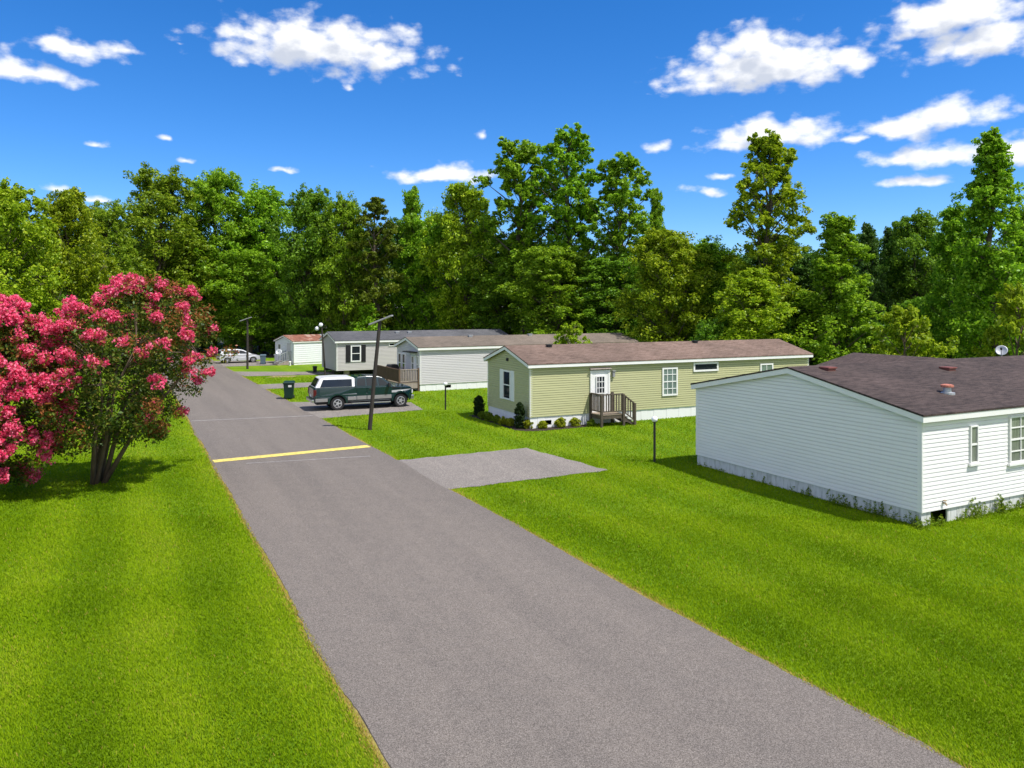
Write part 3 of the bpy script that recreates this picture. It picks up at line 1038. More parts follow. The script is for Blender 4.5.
for sg in (-1, 1):
    ya, yb = sg * W / 2 * .97, sg * (W / 2 + .022)
    for x0, x1, z0, z1 in ((RW + .56, 2.40, .56, .74), (2.43, 2.97, .56, .76), (3.01, 4.40, .56, .76), (.14, RW - .56, .52, .70)):
        b = MB()
        b.box(x0, x1, ya, yb, z0, z1)
        b.build('lower_panel', M['silver_band'], TR, bevel=.008)
    for nm, x0, x1 in (('rear_door', 2.43, 2.975), ('door', 3.005, 4.42)):
        b = MB()
        b.box(x0, x1, ya, sg * (W / 2 + .010), .765, 1.21)
        dr = b.build(nm, M['truck_green'], TR, bevel=.009)
        if nm == 'door':
            h_ = MB()
            h_.box(x0 + .10, x0 + .27, ya, sg * (W / 2 + .034), 1.09, 1.14)
            h_.build('handle', M['plastic'], dr, bevel=.008)
    for cx in (RW, FW):
        b = MB()
        po, pi_ = arc(cx, .40, .55, 178, 2, 15), arc(cx, .40, .462, 178, 2, 15)
        k = len(po)
        y0, y1 = sg * (W / 2 - .03), sg * (W / 2 + .032)
        vs = [(x, y1, z) for x, z in po] + [(x, y1, z) for x, z in pi_] + [(x, y0, z) for x, z in po] + [(x, y0, z) for x, z in pi_]
        b.add(vs, [(i, i + 1, k + i + 1, k + i) for i in range(k - 1)] + [(i, 2 * k + i, 2 * k + i + 1, i + 1) for i in range(k - 1)] + [(k + i, k + i + 1, 3 * k + i + 1, 3 * k + i) for i in range(k - 1)])
        b.build('wheel_arch', M['truck_green'], TR)
b = MB()
b.box(-.06, .10, -.93, .93, .48, .66)
b.build('rear_bumper', M['chrome'], TR, bevel=.03)
b = MB()
b.box(5.58, 5.76, -.92, .92, .44, .68)
b.build('front_bumper', M['chrome'], TR, bevel=.04)
b = MB()
b.box(5.65, 5.70, -.55, .55, .74, 1.00)
b.build('grille', M['plastic'], TR, bevel=.01)
for sg in (-1, 1):
    b = MB()
    b.box(5.52, 5.695, sg * .74 - .15, sg * .74 + .15, .78, .98)
    b.build('headlight', M['lamp_clear'], TR, bevel=.02)
    b = MB()
    b.box(.04, .20, sg * .90 - .085, sg * .90 + .095, .82, 1.18)
    b.build('tail_light', M['tail_red'], TR, bevel=.015)
    b = MB()
    b.box(4.18, 4.30, sg * 1.13 - .11, sg * 1.13 + .08, 1.22, 1.44)
    b.box(4.22, 4.27, sg * 1.0 - .06, sg * 1.0 + .06, 1.26, 1.32)
    b.build('mirror', M['plastic'], TR, bevel=.02)
    b = MB()
    b.box(2.1, 4.35, sg * .98 - .08, sg * .98 + .10, .33, .39)
    b.build('running_board', M['chrome'], TR, bevel=.015)
b = MB()
b.box(.05, .09, -.80, .80, .70, 1.24)
b.build('tailgate', M['truck_green'], TR, bevel=.012)
b = MB()
b.box(.035, .049, -.16, .16, .74, .88)
b.build('number_plate', M['white_paint'], TR)
for x in (RW, FW):
    for sg in (-1, 1):
        wheel(TR, x, sg * (W / 2 - .15), WR, .26, .24, sg)
b = MB()
b.box(.25, 5.45, -.72, .72, .34, 1.02)
b.build('chassis', M['plastic'], TR)

# silver hatchback, same conventions
q0 = Vector((*at(227.5, 363.6), 0))
q1 = Vector((*at(248.5, 363.2), 0))
cy = R(33)
CR = empty('parked_car', q0 + Vector((-math.sin(cy), math.cos(cy), 0)) * .76 - Vector((math.cos(cy), math.sin(cy), 0)) * .78, cy)
CR.scale = (.95, .95, .90)
tag(CR, 'silver estate car parked at the far end of the road by the woods', 'car')
cw = 1.74
RW2, FW2 = .80, 3.38
lowc = [(.06, .38), (RW2 - .40, .30)] + arc(RW2, .31, .36, 175, 5, 8) + [(RW2 + .40, .26), (FW2 - .40, .26)] + arc(FW2, .31, .36, 175, 5, 8) + [(FW2 + .40, .28), (4.12, .32), (4.20, .55), (4.10, .74), (3.75, .86), (3.25, .95), (2.0, .97), (.10, 1.0), (.02, .7)]
ct = lambda x, z: 1 - (.10 * max(0, x - 3.7) / .5) - .04 * max(0, z - .75)
b = MB()
b.side(lowc, cw, ct)
b.build('body', M['car_silver'], CR, bevel=.035)
cabc = [(.08, .99), (3.28, .94), (2.45, 1.40), (2.0, 1.50), (1.1, 1.53), (.42, 1.47), (.26, 1.38)]
cf = lambda x, z: .955 - .24 * max(0, z - .95) / .55
b = MB()
b.side(cabc, cw, cf)
b.build('cabin', M['car_silver'], CR, bevel=.03)


def side2(poly, name):
    for sg in (-1, 1):
        g = MB()
        vs = [(x, sg * (cw / 2 * cf(x, z) + .010), z) for x, z in poly]
        vi = [(x, sg * (cw / 2 * cf(x, z) - .03), z) for x, z in poly]
        k = len(poly)
        g.add(vs + vi, [tuple(range(k))] + [(i, (i + 1) % k, k + (i + 1) % k, k + i) for i in range(k)])
        g.build(name, M['glass_dark'], CR)


side2([(.42, 1.05), (1.05, 1.04), (1.05, 1.42), (.56, 1.39)], 'side_window')
side2([(1.12, 1.04), (1.95, 1.03), (1.95, 1.42), (1.12, 1.43)], 'side_window')
side2([(2.02, 1.03), (2.95, 1.01), (2.38, 1.34), (2.02, 1.41)], 'side_window')
g = MB()
vs = []
for o in (.012, -.03):
    for (x, z), hw in zip([(3.2, 1.0), (2.5, 1.385)], (.72, .60)):
        vs += [(x + o, -hw, z + o), (x + o, hw, z + o)]
g.add(vs, [(0, 1, 3, 2), (4, 6, 7, 5), (0, 4, 5, 1), (2, 3, 7, 6), (0, 2, 6, 4), (1, 5, 7, 3)])
g.build('windshield', M['glass_dark'], CR)
g = MB()
g.box(.10, .30, -.6, .6, 1.06, 1.36)
g.build('rear_window', M['glass_dark'], CR, bevel=.02)
for sg in (-1, 1):
    b = MB()
    b.box(3.85, 4.14, sg * .66 - .12, sg * .66 + .10, .58, .74)
    b.build('headlight', M['lamp_clear'], CR, bevel=.02)
    b = MB()
    b.box(.0, .2, sg * .74 - .1, sg * .74 + .09, .72, 1.0)
    b.build('tail_light', M['tail_red'], CR, bevel=.02)
    b = MB()
    b.box(2.72, 2.86, sg * .92 - .1, sg * .92 + .08, .95, 1.08)
    b.build('mirror', M['car_silver'], CR, bevel=.02)
for x in (RW2, FW2):
    for sg in (-1, 1):
        wheel(CR, x, sg * (cw / 2 - .11), .315, .20, .205, sg)


# ------------------------------------------------------------------ street lamps, garden lamps, bins
def pole_lamp(loc, top, bar_a, bar_b, r, label):
    o = tag(empty('street_lamp', (*loc, 0)), label, 'street lamp')
    b = MB()
    b.tube([(0, 0, -.3), Vector(top) * .5, Vector(top)], [r, r * .92, r * .8], 10)
    b.build('pole', M['brown_pole'], o)
    c = MB()
    t = Vector(top)
    c.bar(t + Vector(bar_a), t + Vector(bar_b), .30, .07)
    c.build('lamp_head', M['solar'], o, bevel=.015)
    d = MB()
    d.tube([t - Vector((0, 0, .25)), t + Vector(bar_a) * .15 + Vector((0, 0, -.02))], [r * .6, r * .6], 8)
    d.build('bracket', M['dark_metal'], o)
    return o


pole_lamp((-6.39, 33.98), (.49, .0, 4.93), (-.48, .05, -.22), (.56, -.05, .19), .095, 'leaning dark pole lamp standing in grass before the pickup truck')
pole_lamp((-23.46, 67.4), (.0, 0, 4.45), (-.66, 0, -.20), (.34, 0, .14), .10, 'far upright dark pole lamp near the silver car')
o = tag(empty('street_lamp', (-14.95, 60.9, 0)), 'thin leaning pole with white floodlights beside the beige home gable', 'street lamp')
b = MB()
b.tube([(0, 0, -.3), (-.15, 0, 2.0), (-.33, 0, 4.2)], [.075, .07, .06], 8)
b.build('pole', M['brown_pole'], o)
for dx, dz in ((-.38, 3.75), (.02, 4.05)):
    b = MB()
    b.lathe([(.05, -.12), (.16, -.02), (.15, .12), (.05, .2)], Matrix.Translation((-.36 + dx * .7, -.12, dz)) @ Matrix.Rotation(R(55), 4, 'X') @ Matrix.Rotation(R(-20 if dx < 0 else 20), 4, 'Y'), 12)
    b.build('lamp_head', M['old_white'], o)
b = MB()
b.bar((-.62, 0, 3.85), (-.25, 0, 4.1), .05, .05)
b.build('bracket', M['dark_metal'], o)


def post_lamp(loc, hgt, label):
    o = tag(empty('garden_lamp', (*loc, 0)), label, 'garden lamp', 'lamp posts with white globes')
    b = MB()
    b.tube([(0, 0, -.2), (0, 0, hgt - .2)], [.042, .042], 10)
    b.lathe([(.07, hgt - .21), (.075, hgt - .17), (.05, hgt - .15)], None, 12)
    b.build('post', M['dark_metal'], o)
    g = MB()
    rr = .11
    prof = [(max(.004, rr * math.sin(R(a))), hgt - rr - rr * math.cos(R(a))) for a in range(20, 181, 16)]
    g.lathe(prof, None, 16)
    g.build('globe', M['globe'], o, smooth=True)
    return o


post_lamp(at(654.5, 462.5), 1.64, 'black lamp post with white globe beside the white home corner')
post_lamp(at(445.5, 410), 1.50, 'far black lamp post with white globe before the pale grey home')


def wheelie(loc, rz, sc, m, label, plate=True):
    o = tag(empty('wheelie_bin', (*loc, 0), rz), label, 'bin')
    o.scale = (sc, sc, sc)
    b = MB()
    k = [(.24, .26, .06), (.30, .36, .98)]
    vs = [(sx * a, sy * c, z) for a, c, z in k for sx, sy in ((-1, -1), (1, -1), (1, 1), (-1, 1))]
    b.add(vs, [(3, 2, 1, 0), (4, 5, 6, 7), (0, 1, 5, 4), (1, 2, 6, 5), (2, 3, 7, 6), (3, 0, 4, 7)])
    b.box(-.33, .33, -.38, .39, .93, .985)
    b.build('body', m, o, bevel=.02)
    b = MB()
    b.add([(-.335, -.40, .99), (.335, -.40, .99), (.335, .42, .99), (-.335, .42, .99), (-.28, -.32, 1.06), (.28, -.32, 1.06), (.28, .36, 1.07), (-.28, .36, 1.07)],
          [(3, 2, 1, 0), (4, 5, 6, 7), (0, 1, 5, 4), (1, 2, 6, 5), (2, 3, 7, 6), (3, 0, 4, 7)])
    b.build('lid', m, o, bevel=.015)
    b = MB()
    b.tube([(-.26, .46, .95), (.26, .46, .95)], [.018, .018], 8)
    b.box(-.27, -.23, .38, .47, .93, .97)
    b.box(.23, .27, .38, .47, .93, .97)
    b.build('handle', m, o)
    for sg in (-1, 1):
        w = MB()
        w.lathe([(.03, -.03), (.11, -.03), (.11, .03), (.03, .03)], Matrix.Translation((sg * .27, .26, .11)) @ Matrix.Rotation(R(90), 4, 'Y'), 14)
        w.build('wheel', M['rubber'], o)
    if plate:
        q = MB()
        q.add([(-.02, -.352, .74), (.17, -.352, .74), (.17, -.368, .86), (-.02, -.368, .86), (-.02, -.33, .74), (.17, -.33, .74), (.17, -.34, .86), (-.02, -.34, .86)],
              [(0, 1, 2, 3), (7, 6, 5, 4), (0, 4, 5, 1), (1, 5, 6, 2), (2, 6, 7, 3), (3, 7, 4, 0)])
        q.build('label_plate', M['white_trim'], o)
    return o


wheelie(at(289, 399), R(12), 1.0, M['bin_green'], 'dark green wheelie bin on the grass behind the pickup truck')
wheelie(at(263, 364.3), R(15), .88, M['bin_blue'], 'blue-grey wheelie bin between silver car and rusty-roofed home', False)
wheelie((-16.5, 63.6), R(25), .52, M['dark_metal'], 'small black bin beside the gable of the beige home', False)
mp = tag(empty('marker_post', (*at(290, 365.5), 0)), 'short white utility post on grass by the rusty-roofed home', 'post')
b = MB()
b.lathe([(.10, -.1), (.10, .30), (.12, .31), (.12, .36), (.03, .42)], None, 12)
b.build('body', M['white_trim'], mp)
b = MB()
b.box(-.06, .06, -.115, -.09, .12, .24)
b.build('hatch', M['grey_metal'], mp)


# ------------------------------------------------------------------ vegetation
def leaf_quads(r, C, Rad, n, size, flat=.75, up=.45, aspect=.55, spread=.5, shell=.4):
    N = len(C)
    i = np.repeat(np.arange(N), n)
    k = len(i)
    d = r.normal(size=(k, 3))
    d /= np.linalg.norm(d, axis=1)[:, None]
    rad = Rad[i] * r.random(k) ** shell
    P = C[i] + d * rad[:, None] * np.array([1, 1, flat])
    nor = d * .55 + np.array([0, 0, up]) + r.normal(size=(k, 3)) * spread
    nor /= np.linalg.norm(nor, axis=1)[:, None]
    t = np.cross(nor, r.normal(size=(k, 3)))
    t /= np.linalg.norm(t, axis=1)[:, None]
    b = np.cross(nor, t)
    s = (size * (.6 + .8 * r.random(k)))[:, None] * .5
    tip = nor * s * -.25
    Vx = np.stack([P - t * s + tip, P + b * s * aspect, P + t * s + tip, P - b * s * aspect], 1)
    return Vx.reshape(-1, 3)


PROF = {
    'broad': [(0, .60), (.2, .92), (.5, 1), (.78, .88), (1, .50)],
    'round': [(0, .6), (.3, 1), (.6, .95), (.85, .6), (1, .2)],
    'cone': [(0, .80), (.12, 1), (.45, .80), (.75, .48), (1, .12)],
    'column': [(0, .65), (.25, .95), (.55, 1), (.8, .82), (1, .40)],
    'ragged': [(0, .55), (.2, .95), (.45, 1), (.75, .95), (1, .55)],
    'pine': [(0, .6), (.3, .85), (.6, 1), (.85, .7), (1, .15)],
}


def tree_arrays(seed, H, Rm, cb, prof, lobes, lr, clumps, leaves_n, leaf, sparse=0.0, up=.40, flat=1.05):
    """leaf vertices and a trunk for a tree H metres tall"""
    r = np.random.default_rng(seed)
    px, py = zip(*PROF[prof])
    LC, LRd, limbs = [], [], []
    for i in range(lobes):
        t = min(1, ((i + r.random()) / lobes) ** .85)
        ph = i * 2.399 + r.normal() * .5
        e = Rm * np.interp(t, px, py) * ((.45 + .75 * r.random()) if prof == 'ragged' else (.74 + .44 * r.random()))
        rr = max(0, e - lr * .45) * (r.random() ** .30 if r.random() < .8 else .35)
        z = H * (cb + (1 - cb) * t) - lr * .5 * t + r.normal() * lr * .35 * (1 - t)
        LC.append((rr * math.cos(ph), rr * math.sin(ph), z))
        LRd.append(lr * (.7 + .7 * r.random()) * (1 - (.45 if prof in ('cone', 'pine') else .38) * t))
    LC, LRd = np.array(LC), np.array(LRd)
    C, Rd = [], []
    for c, q in zip(LC, LRd):
        k = max(3, int(clumps * (.7 + .6 * r.random())))
        d = r.normal(size=(k, 3))
        d /= np.linalg.norm(d, axis=1)[:, None]
        d[:, 2] = np.where(d[:, 2] < -.35, -d[:, 2] * .5, d[:, 2])
        C.append(c + d * q * (.42 + .80 * r.random((k, 1)) ** 1.3) * np.array([1, 1, flat]))
        Rd.append(np.full(k, q * .35) * (.7 + .6 * r.random(k)))
    C, Rd = np.concatenate(C), np.concatenate(Rd)
    Q = leaf_quads(r, C, Rd, leaves_n, leaf, .9, up)
    tr = MB()
    w = r.normal(size=(6, 2)) * H * .010
    w[0] = 0
    zt = H * (.90 if prof != 'round' else .7)
    pts = [(w[i][0], w[i][1], zt * i / 5 if i else -.3) for i in range(6)]
    r0 = H * .0145 + .03
    tr.tube(pts, [r0 * (1.15 - .95 * (i / 5)) for i in range(6)], 8)
    for c, q in zip(LC, LRd):
        rad = math.hypot(c[0], c[1])
        z0 = max(H * cb * .6, c[2] - rad * .75 - q * .4)
        k = min(4.999, max(0, z0 / zt * 5))
        a, b = Vector(pts[int(k)]), Vector(pts[int(k) + 1])
        s = a.lerp(b, k - int(k))
        s.z = max(s.z, 0)
        e = Vector(c)
        mid = s.lerp(e, .5) + Vector((0, 0, rad * .08))
        rr0 = min(r0 * .45, .02 + rad * .02)
        tr.tube([s, mid, e + Vector((0, 0, q * .35))], [rr0, rr0 * .65, .012], 5, False)
    for c in C[::3]:
        j = int(np.argmin(((LC - c) ** 2).sum(1)))
        tr.tube([Vector(LC[j]), Vector(c)], [.022, .008], 3, False)
    return Q, tr


PROTO = {}


def proto(key, name, leafm, barkm, *a, **k):
    Q, tr = tree_arrays(*a, **k)
    me = np_mesh('crown', Q, 4)
    me.materials.append(M[leafm])
    t = tr.build('trunk', M[barkm], None)
    tm = t.data
    bpy.data.objects.remove(t)
    PROTO[key] = (name, me, tm, a[1], a[2], Q)


proto('broad_y', 'broadleaf_tree', 'leaf_yellow', 'bark', 11, 15, 4.3, .14, 'broad', 70, 1.75, 11, 54, .25)
proto('broad_y2', 'broadleaf_tree', 'leaf_yellow', 'bark', 12, 14, 3.8, .10, 'round', 62, 1.7, 11, 54, .25)
proto('olive', 'broadleaf_tree', 'leaf_olive', 'bark', 13, 18, 4.4, .15, 'broad', 76, 1.85, 11, 54, .265)
proto('broad_g', 'broadleaf_tree', 'leaf_green', 'bark', 14, 17, 4.3, .14, 'broad', 76, 1.8, 11, 54, .255)
proto('broad_g2', 'broadleaf_tree', 'leaf_green', 'bark', 15, 16, 3.9, .12, 'column', 76, 1.7, 11, 54, .255)
proto('broad_m', 'broadleaf_tree', 'leaf_mid', 'bark', 16, 16, 4.0, .12, 'broad', 76, 1.75, 11, 54, .255)
proto('dark', 'broadleaf_tree', 'leaf_dark', 'bark', 17, 16, 3.6, .15, 'cone', 70, 1.5, 10, 46, .28)
proto('pine', 'pine_tree', 'needles', 'bark', 18, 17, 2.9, .12, 'pine', 52, 1.1, 10, 60, .22, up=.6, flat=.7)
proto('cone', 'broadleaf_tree', 'leaf_green', 'bark', 19, 15, 3.4, .06, 'cone', 84, 1.35, 10, 52, .235)
proto('cone_t', 'broadleaf_tree', 'leaf_green', 'bark', 20, 18, 3.5, .08, 'cone', 96, 1.3, 10, 52, .235)
proto('sparse', 'broadleaf_tree', 'leaf_green', 'bark', 21, 19, 3.7, .22, 'ragged', 84, 1.05, 11, 44, .245, flat=1.5)
proto('sparse2', 'broadleaf_tree', 'leaf_green', 'bark', 22, 20, 3.9, .20, 'ragged', 90, 1.05, 11, 44, .245, flat=1.5)
proto('tall_y', 'broadleaf_tree', 'leaf_yellow', 'bark', 23, 18, 3.1, .25, 'ragged', 76, .95, 10, 44, .235, flat=1.4)
proto('bush_y', 'broadleaf_tree', 'leaf_yellow', 'bark_pale', 24, 5, 2.4, .12, 'round', 24, .85, 9, 40, .20)
proto('bush_g', 'broadleaf_tree', 'leaf_green', 'bark', 25, 5, 2.4, .02, 'round', 26, .95, 9, 40, .24)
proto('young', 'young_tree', 'leaf_yellow', 'bark_pale', 26, 5, 1.5, .35, 'broad', 18, .6, 8, 40, .17)


def plant(px, ytop, d, hw, key, label, rot=None, group='trees of the woodland edge', dx=0.0):
    name, cm, tm, H0, R0, _ = PROTO[key]
    H = EYE + (YH - ytop) * d / F
    o = empty(name, ((px - 512) / F * d + dx, d, 0), rot if rot is not None else (px * 1.7) % 6.28)
    sxy = 1.18 * hw * d / F / R0
    o.scale = (sxy, sxy, H / H0)
    tag(o, label, 'tree', group)
    for nm, me in (('trunk', tm), ('crown', cm)):
        c = bpy.data.objects.new(nm, me)
        COL.objects.link(c)
        c.parent = o
    return o


TREES = [
    (8, 179, 52, 46, 'broad_y', 'bright yellow-green tree rising above the densest pink blossoms, leftmost in the photo'),
    (70, 187, 57, 36, 'broad_y2', 'yellow-green tree with a pointed top beside the leftmost tree'),
    (108, 203, 76, 30, 'olive', 'lower olive tree filling the dip above the crape myrtle'),
    (158, 169, 86, 42, 'olive', 'tall olive-tinted tree above the right half of the crape myrtle'),
    (214, 170, 92, 38, 'broad_g', 'tall rounded green tree just left of the far pole lamp'),
    (196, 240, 88, 34, 'olive', 'lower olive tree behind the reddish side of the crape myrtle'),
    (262, 187, 92, 36, 'broad_g2', 'dense green tree standing behind the far upright pole lamp'),
    (250, 250, 87, 34, 'broad_g', 'lower green tree with sweeping branches above the rusty-roofed home'),
    (308, 189, 84, 32, 'broad_m', 'deep green tree directly above the beige home gable'),
    (344, 197, 82, 27, 'broad_g2', 'green tree between the deep green tree and the pine'),
    (376, 193, 80, 25, 'pine', 'olive-dark pine with flat top above the leaning pole lamp'),
    (412, 187, 84, 24, 'cone', 'pointed green tree just right of the pine'),
    (466, 182, 80, 36, 'broad_y', 'light green pointed tree left of the tall ragged trees'),
    (436, 212, 83, 30, 'broad_g', 'green tree tucked between two pointed trees above the tan roof'),
    (520, 140, 76, 40, 'sparse', 'tall ragged tree, left one of the three highest in the middle'),
    (568, 130, 74, 42, 'sparse2', 'tallest ragged tree in the middle of the woodland'),
    (622, 154, 72, 38, 'sparse', 'tall ragged tree, right one of the three highest in the middle'),
    (656, 189, 72, 17, 'cone', 'narrow spire-topped tree right of the ragged trees'),
    (668, 226, 60, 42, 'broad_y', 'rounded yellow-green tree behind the middle of the reddish roof'),
    (706, 240, 62, 34, 'broad_g2', 'green tree left of the sky gap beside the tall yellowish tree'),
    (768, 134, 58, 40, 'tall_y', 'tall slender yellowish tree reaching up into the clouds'),
    (752, 268, 54, 42, 'broad_y2', 'yellow-green lower tree at the foot of the tall yellowish tree'),
    (838, 213, 54, 43, 'cone', 'broad cone-shaped green tree right of the tall yellowish tree'),
    (868, 222, 80, 20, 'dark', 'dark spired tree far back beyond the cone-shaped tree'),
    (890, 226, 84, 18, 'dark', 'dark distant tree left of the pale-topped distant tree'),
    (914, 213, 80, 32, 'broad_m', 'distant deep green tree in the gap between two cone-shaped trees'),
    (954, 204, 57, 32, 'cone', 'green tree leaning against the left of the tallest cone tree'),
    (992, 127, 52, 44, 'cone_t', 'tallest cone-shaped tree at the right of the photo'),
    (904, 306, 44, 36, 'bush_y', 'low yellow-green tree peeking over the dark brown roof'),
    (1018, 284, 46, 34, 'bush_y', 'yellowish small tree behind the satellite dish'),
    (571, 321, 47.5, 16, 'young', 'young bright green tree poking up behind the reddish roof'),
    (369, 304, 79, 22, 'bush_g', 'small bright tree behind the top of the leaning pole lamp'),
    (556, 246, 70, 44, 'broad_g', 'full green tree under the tallest ragged tree'),
    (612, 256, 69, 42, 'broad_m', 'deep green tree above the right end of the tan roof'),
    (500, 252, 78, 36, 'broad_m', 'deep green tree above the left end of the reddish roof'),
    (800, 290, 58, 30, 'broad_g2', 'low green tree behind the far end of the green home'),
    (1040, 200, 58, 36, 'broad_g', 'green tree at the right edge beside the tallest cone tree'),
]
for a in TREES:
    plant(*a)


def stuff_mass(name, spots, leafm, label, cat):
    """a wood that reads as one mass: crowns merged into one mesh"""
    Qs = []
    for x, y, hgt, rad, key, rot in spots:
        _, _, _, H0, R0, Q = PROTO[key]
        c, s = math.cos(rot), math.sin(rot)
        q = Q.reshape(-1, 4, 3)
        q = q[::2].reshape(-1, 3) * np.array([rad / R0, rad / R0, hgt / H0])
        # keep the leaves bigger where half of them are dropped
        Qs.append(np.stack([q[:, 0] * c - q[:, 1] * s + x, q[:, 0] * s + q[:, 1] * c + y, q[:, 2]], 1))
    me = np_mesh(name, np.concatenate(Qs), 4)
    return tag(link(name, me, M[leafm]), label, cat, kind='stuff')


rw = random.Random(21)
sp = []
for i in range(60):
    px = -60 + i * 19.5 + rw.uniform(-8, 8)
    d = rw.uniform(88, 112)
    ytop = rw.uniform(232, 262) if not 690 < px < 740 else rw.uniform(243, 256)
    if px < 480:
        ytop -= 12
    sp.append(((px - 512) / F * d, d, EYE + (YH - ytop) * d / F, rw.uniform(4.2, 5.6), rw.choice(['broad_g', 'broad_m', 'broad_g2', 'cone']), rw.uniform(0, 6.28)))
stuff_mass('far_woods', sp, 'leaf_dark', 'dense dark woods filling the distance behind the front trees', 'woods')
sp = []
for i in range(74):
    px = -70 + i * 16 + rw.uniform(-7, 7)
    if px < 235:
        d = rw.uniform(84, 94) if px > 120 else rw.uniform(60, 72)
    elif px < 520:
        d = rw.uniform(82, 92)
    elif px < 700:
        d = rw.uniform(74, 82) if px < 640 else rw.uniform(62, 70)
    else:
        d = rw.uniform(52, 66)
    hgt = rw.uniform(3.0, 6.5)
    X = (px - 512) / F * d
    if -40.5 < X < -24 and 66 < d < 84:
        d = 88
        X = (px - 512) / F * d
    sp.append((X, d, hgt, rw.uniform(2.0, 3.2), rw.choice(['bush_g', 'bush_y']), rw.uniform(0, 6.28)))
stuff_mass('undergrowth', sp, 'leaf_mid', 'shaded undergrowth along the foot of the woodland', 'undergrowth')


# crape myrtles: many stems, a wide vase of leaves, panicles of pink blossom over the outside
def crape(seed, loc, H, Rm, label, n_leaf, n_pan, pan_side, low, redside, petal, lean=(0, 0), zlow=1.3, tmin=0.0):
    r = np.random.default_rng(seed)
    o = tag(empty('crape_myrtle', (*loc, 0)), label, 'flowering tree', 'crape myrtles on the left lawn')
    tr = MB()
    ends = []
    for i in range(7):
        ph = i * 2 * math.pi / 7 + r.normal() * .25
        f_ = .25 + .75 * r.random()
        a = Vector((.16 * math.cos(ph), .16 * math.sin(ph), -.15))
        e = Vector((Rm * .68 * f_ * math.cos(ph) + lean[0], Rm * .55 * f_ * math.sin(ph) + lean[1], H * (.55 + .2 * r.random())))
        m1 = a.lerp(e, .3) + Vector((-.10 * math.cos(ph) + r.normal() * .12, r.normal() * .12, .35))
        m2 = a.lerp(e, .65) + Vector((r.normal() * .1, r.normal() * .1, .2))
        tr.tube([a, m1, m2, e], [.085, .062, .042, .02], 7)
        ends += [m1.lerp(m2, .5), m2, m2.lerp(e, .5), e]
    # crown envelope: a wide vase
    C, Rd, top = [], [], []
    k = 0
    while k < 420:
        t = r.random()
        ph = r.random() * 2 * math.pi
        env = Rm * np.interp(t, [0, .2, .5, .75, .92, 1], [.55, .88, 1.0, .86, .5, .2]) * (.86 + .16 * math.sin(3 * ph + seed) + .08 * math.sin(7 * ph + 5 * t))
        q = r.random() ** .42
        z = zlow + (H - zlow) * t
        z += low * max(0, q - .6) * (1 - t) * -1.0
        C.append((env * q * math.cos(ph) + lean[0] * t, env * q * math.sin(ph) + lean[1] * t, z))
        Rd.append(.26 + .20 * r.random())
        top.append((q, t, ph))
        k += 1
    C, Rd = np.array(C), np.array(Rd)
    Q = leaf_quads(r, C, Rd, n_leaf, .115, .8, .35, .5, .6)
    for c in C[::2]:
        e = min(ends, key=lambda p: (p - Vector(c)).length + max(0, p.z - c[2]) * 2)
        tr.tube([e, e.lerp(Vector(c), .5) + Vector((0, 0, .05)), Vector(c)], [.02, .013, .005], 4, False)
    tr.build('trunk', M['bark_pale'], o, smooth=True)
    link('crown', np_mesh('crown', Q, 4), M['crape_leaf'], o)
    # reddish young shoots at the outer tips
    sel = [i for i, (q, t, ph) in enumerate(top) if q > .70 and (t > .55 or q > .86) and (math.cos(ph - redside) > -.35 or r.random() < .3)]
    Cn = C[sel] * np.array([1.03, 1.03, 1.02]) + np.array([0, 0, .1])
    link('young_leaves', np_mesh('young_leaves', leaf_quads(r, Cn, np.full(len(Cn), .30), 60, .10, .9, .2, .45, .7), 4), M['crape_new'], o)
    # blossom panicles
    P, Rp = [], []
    tries = 0
    while len(P) < n_pan and tries < 9000:
        tries += 1
        i = int(r.integers(len(C)))
        q, t, ph = top[i]
        if (q < .74 and t < .82) or t < tmin * (1 - .6 * (math.cos(ph) > .8)):
            continue
        if r.random() > .30 + .70 * max(0, math.cos(ph - pan_side)) ** .8:
            continue
        out = np.array([math.cos(ph), math.sin(ph), .5 + t])
        c = C[i] + out / np.linalg.norm(out) * .26
        for j in range(4):
            P.append(c + r.normal(size=3) * np.array([.085, .085, .075]))
            Rp.append(.085 + .06 * r.random())
        # one panicle counts once
        n_pan += 3
    P, Rp = np.array(P), np.array(Rp)
    link('blossom', np_mesh('blossom', leaf_quads(r, P, Rp, 34, .072, .95, .25, .8, .8, .3), 4), M[petal], o)
    return o


crape(5, (-12.97, 23.75), 6.1, 3.25, 'wide crape myrtle with pink blossoms and reddish leaves beside the road', 66, 270, R(200), .5, R(-10), 'petal', (1.45, .05), 1.35, .30)
crape(6, (-15.15, 21.4), 5.6, 2.40, 'crape myrtle heavy with pink blossoms at the left edge', 62, 700, R(-55), 1.2, R(60), 'petal', (.1, .0), .9)


def small_plant(name, loc, H, Rm, leafm, label, cat, n, leaf, prof, group=None, seed=1, up=.3, stem=True):
    r = np.random.default_rng(seed)
    o = tag(empty(name, (*loc, 0)), label, cat, group)
    t = r.random(n)
    ph = r.random(n) * 6.283
    q = r.random(n) ** .4 * Rm * np.interp(t, *zip(*prof)) * (.85 + .3 * r.random(n))
    C = np.stack([q * np.cos(ph), q * np.sin(ph), .04 + H * t * .95], 1)
    link('foliage', np_mesh('foliage', leaf_quads(r, C, np.full(n, Rm * .28), 40, leaf, .9, up), 4), M[leafm], o)
    s = MB()
    for k in range(4):
        a = k * 1.57
        s.tube([(0, 0, -.05), (Rm * .3 * math.cos(a), Rm * .3 * math.sin(a), H * .6)], [.02, .006], 5)
    s.build('stem', M['bark'], o)
    return o


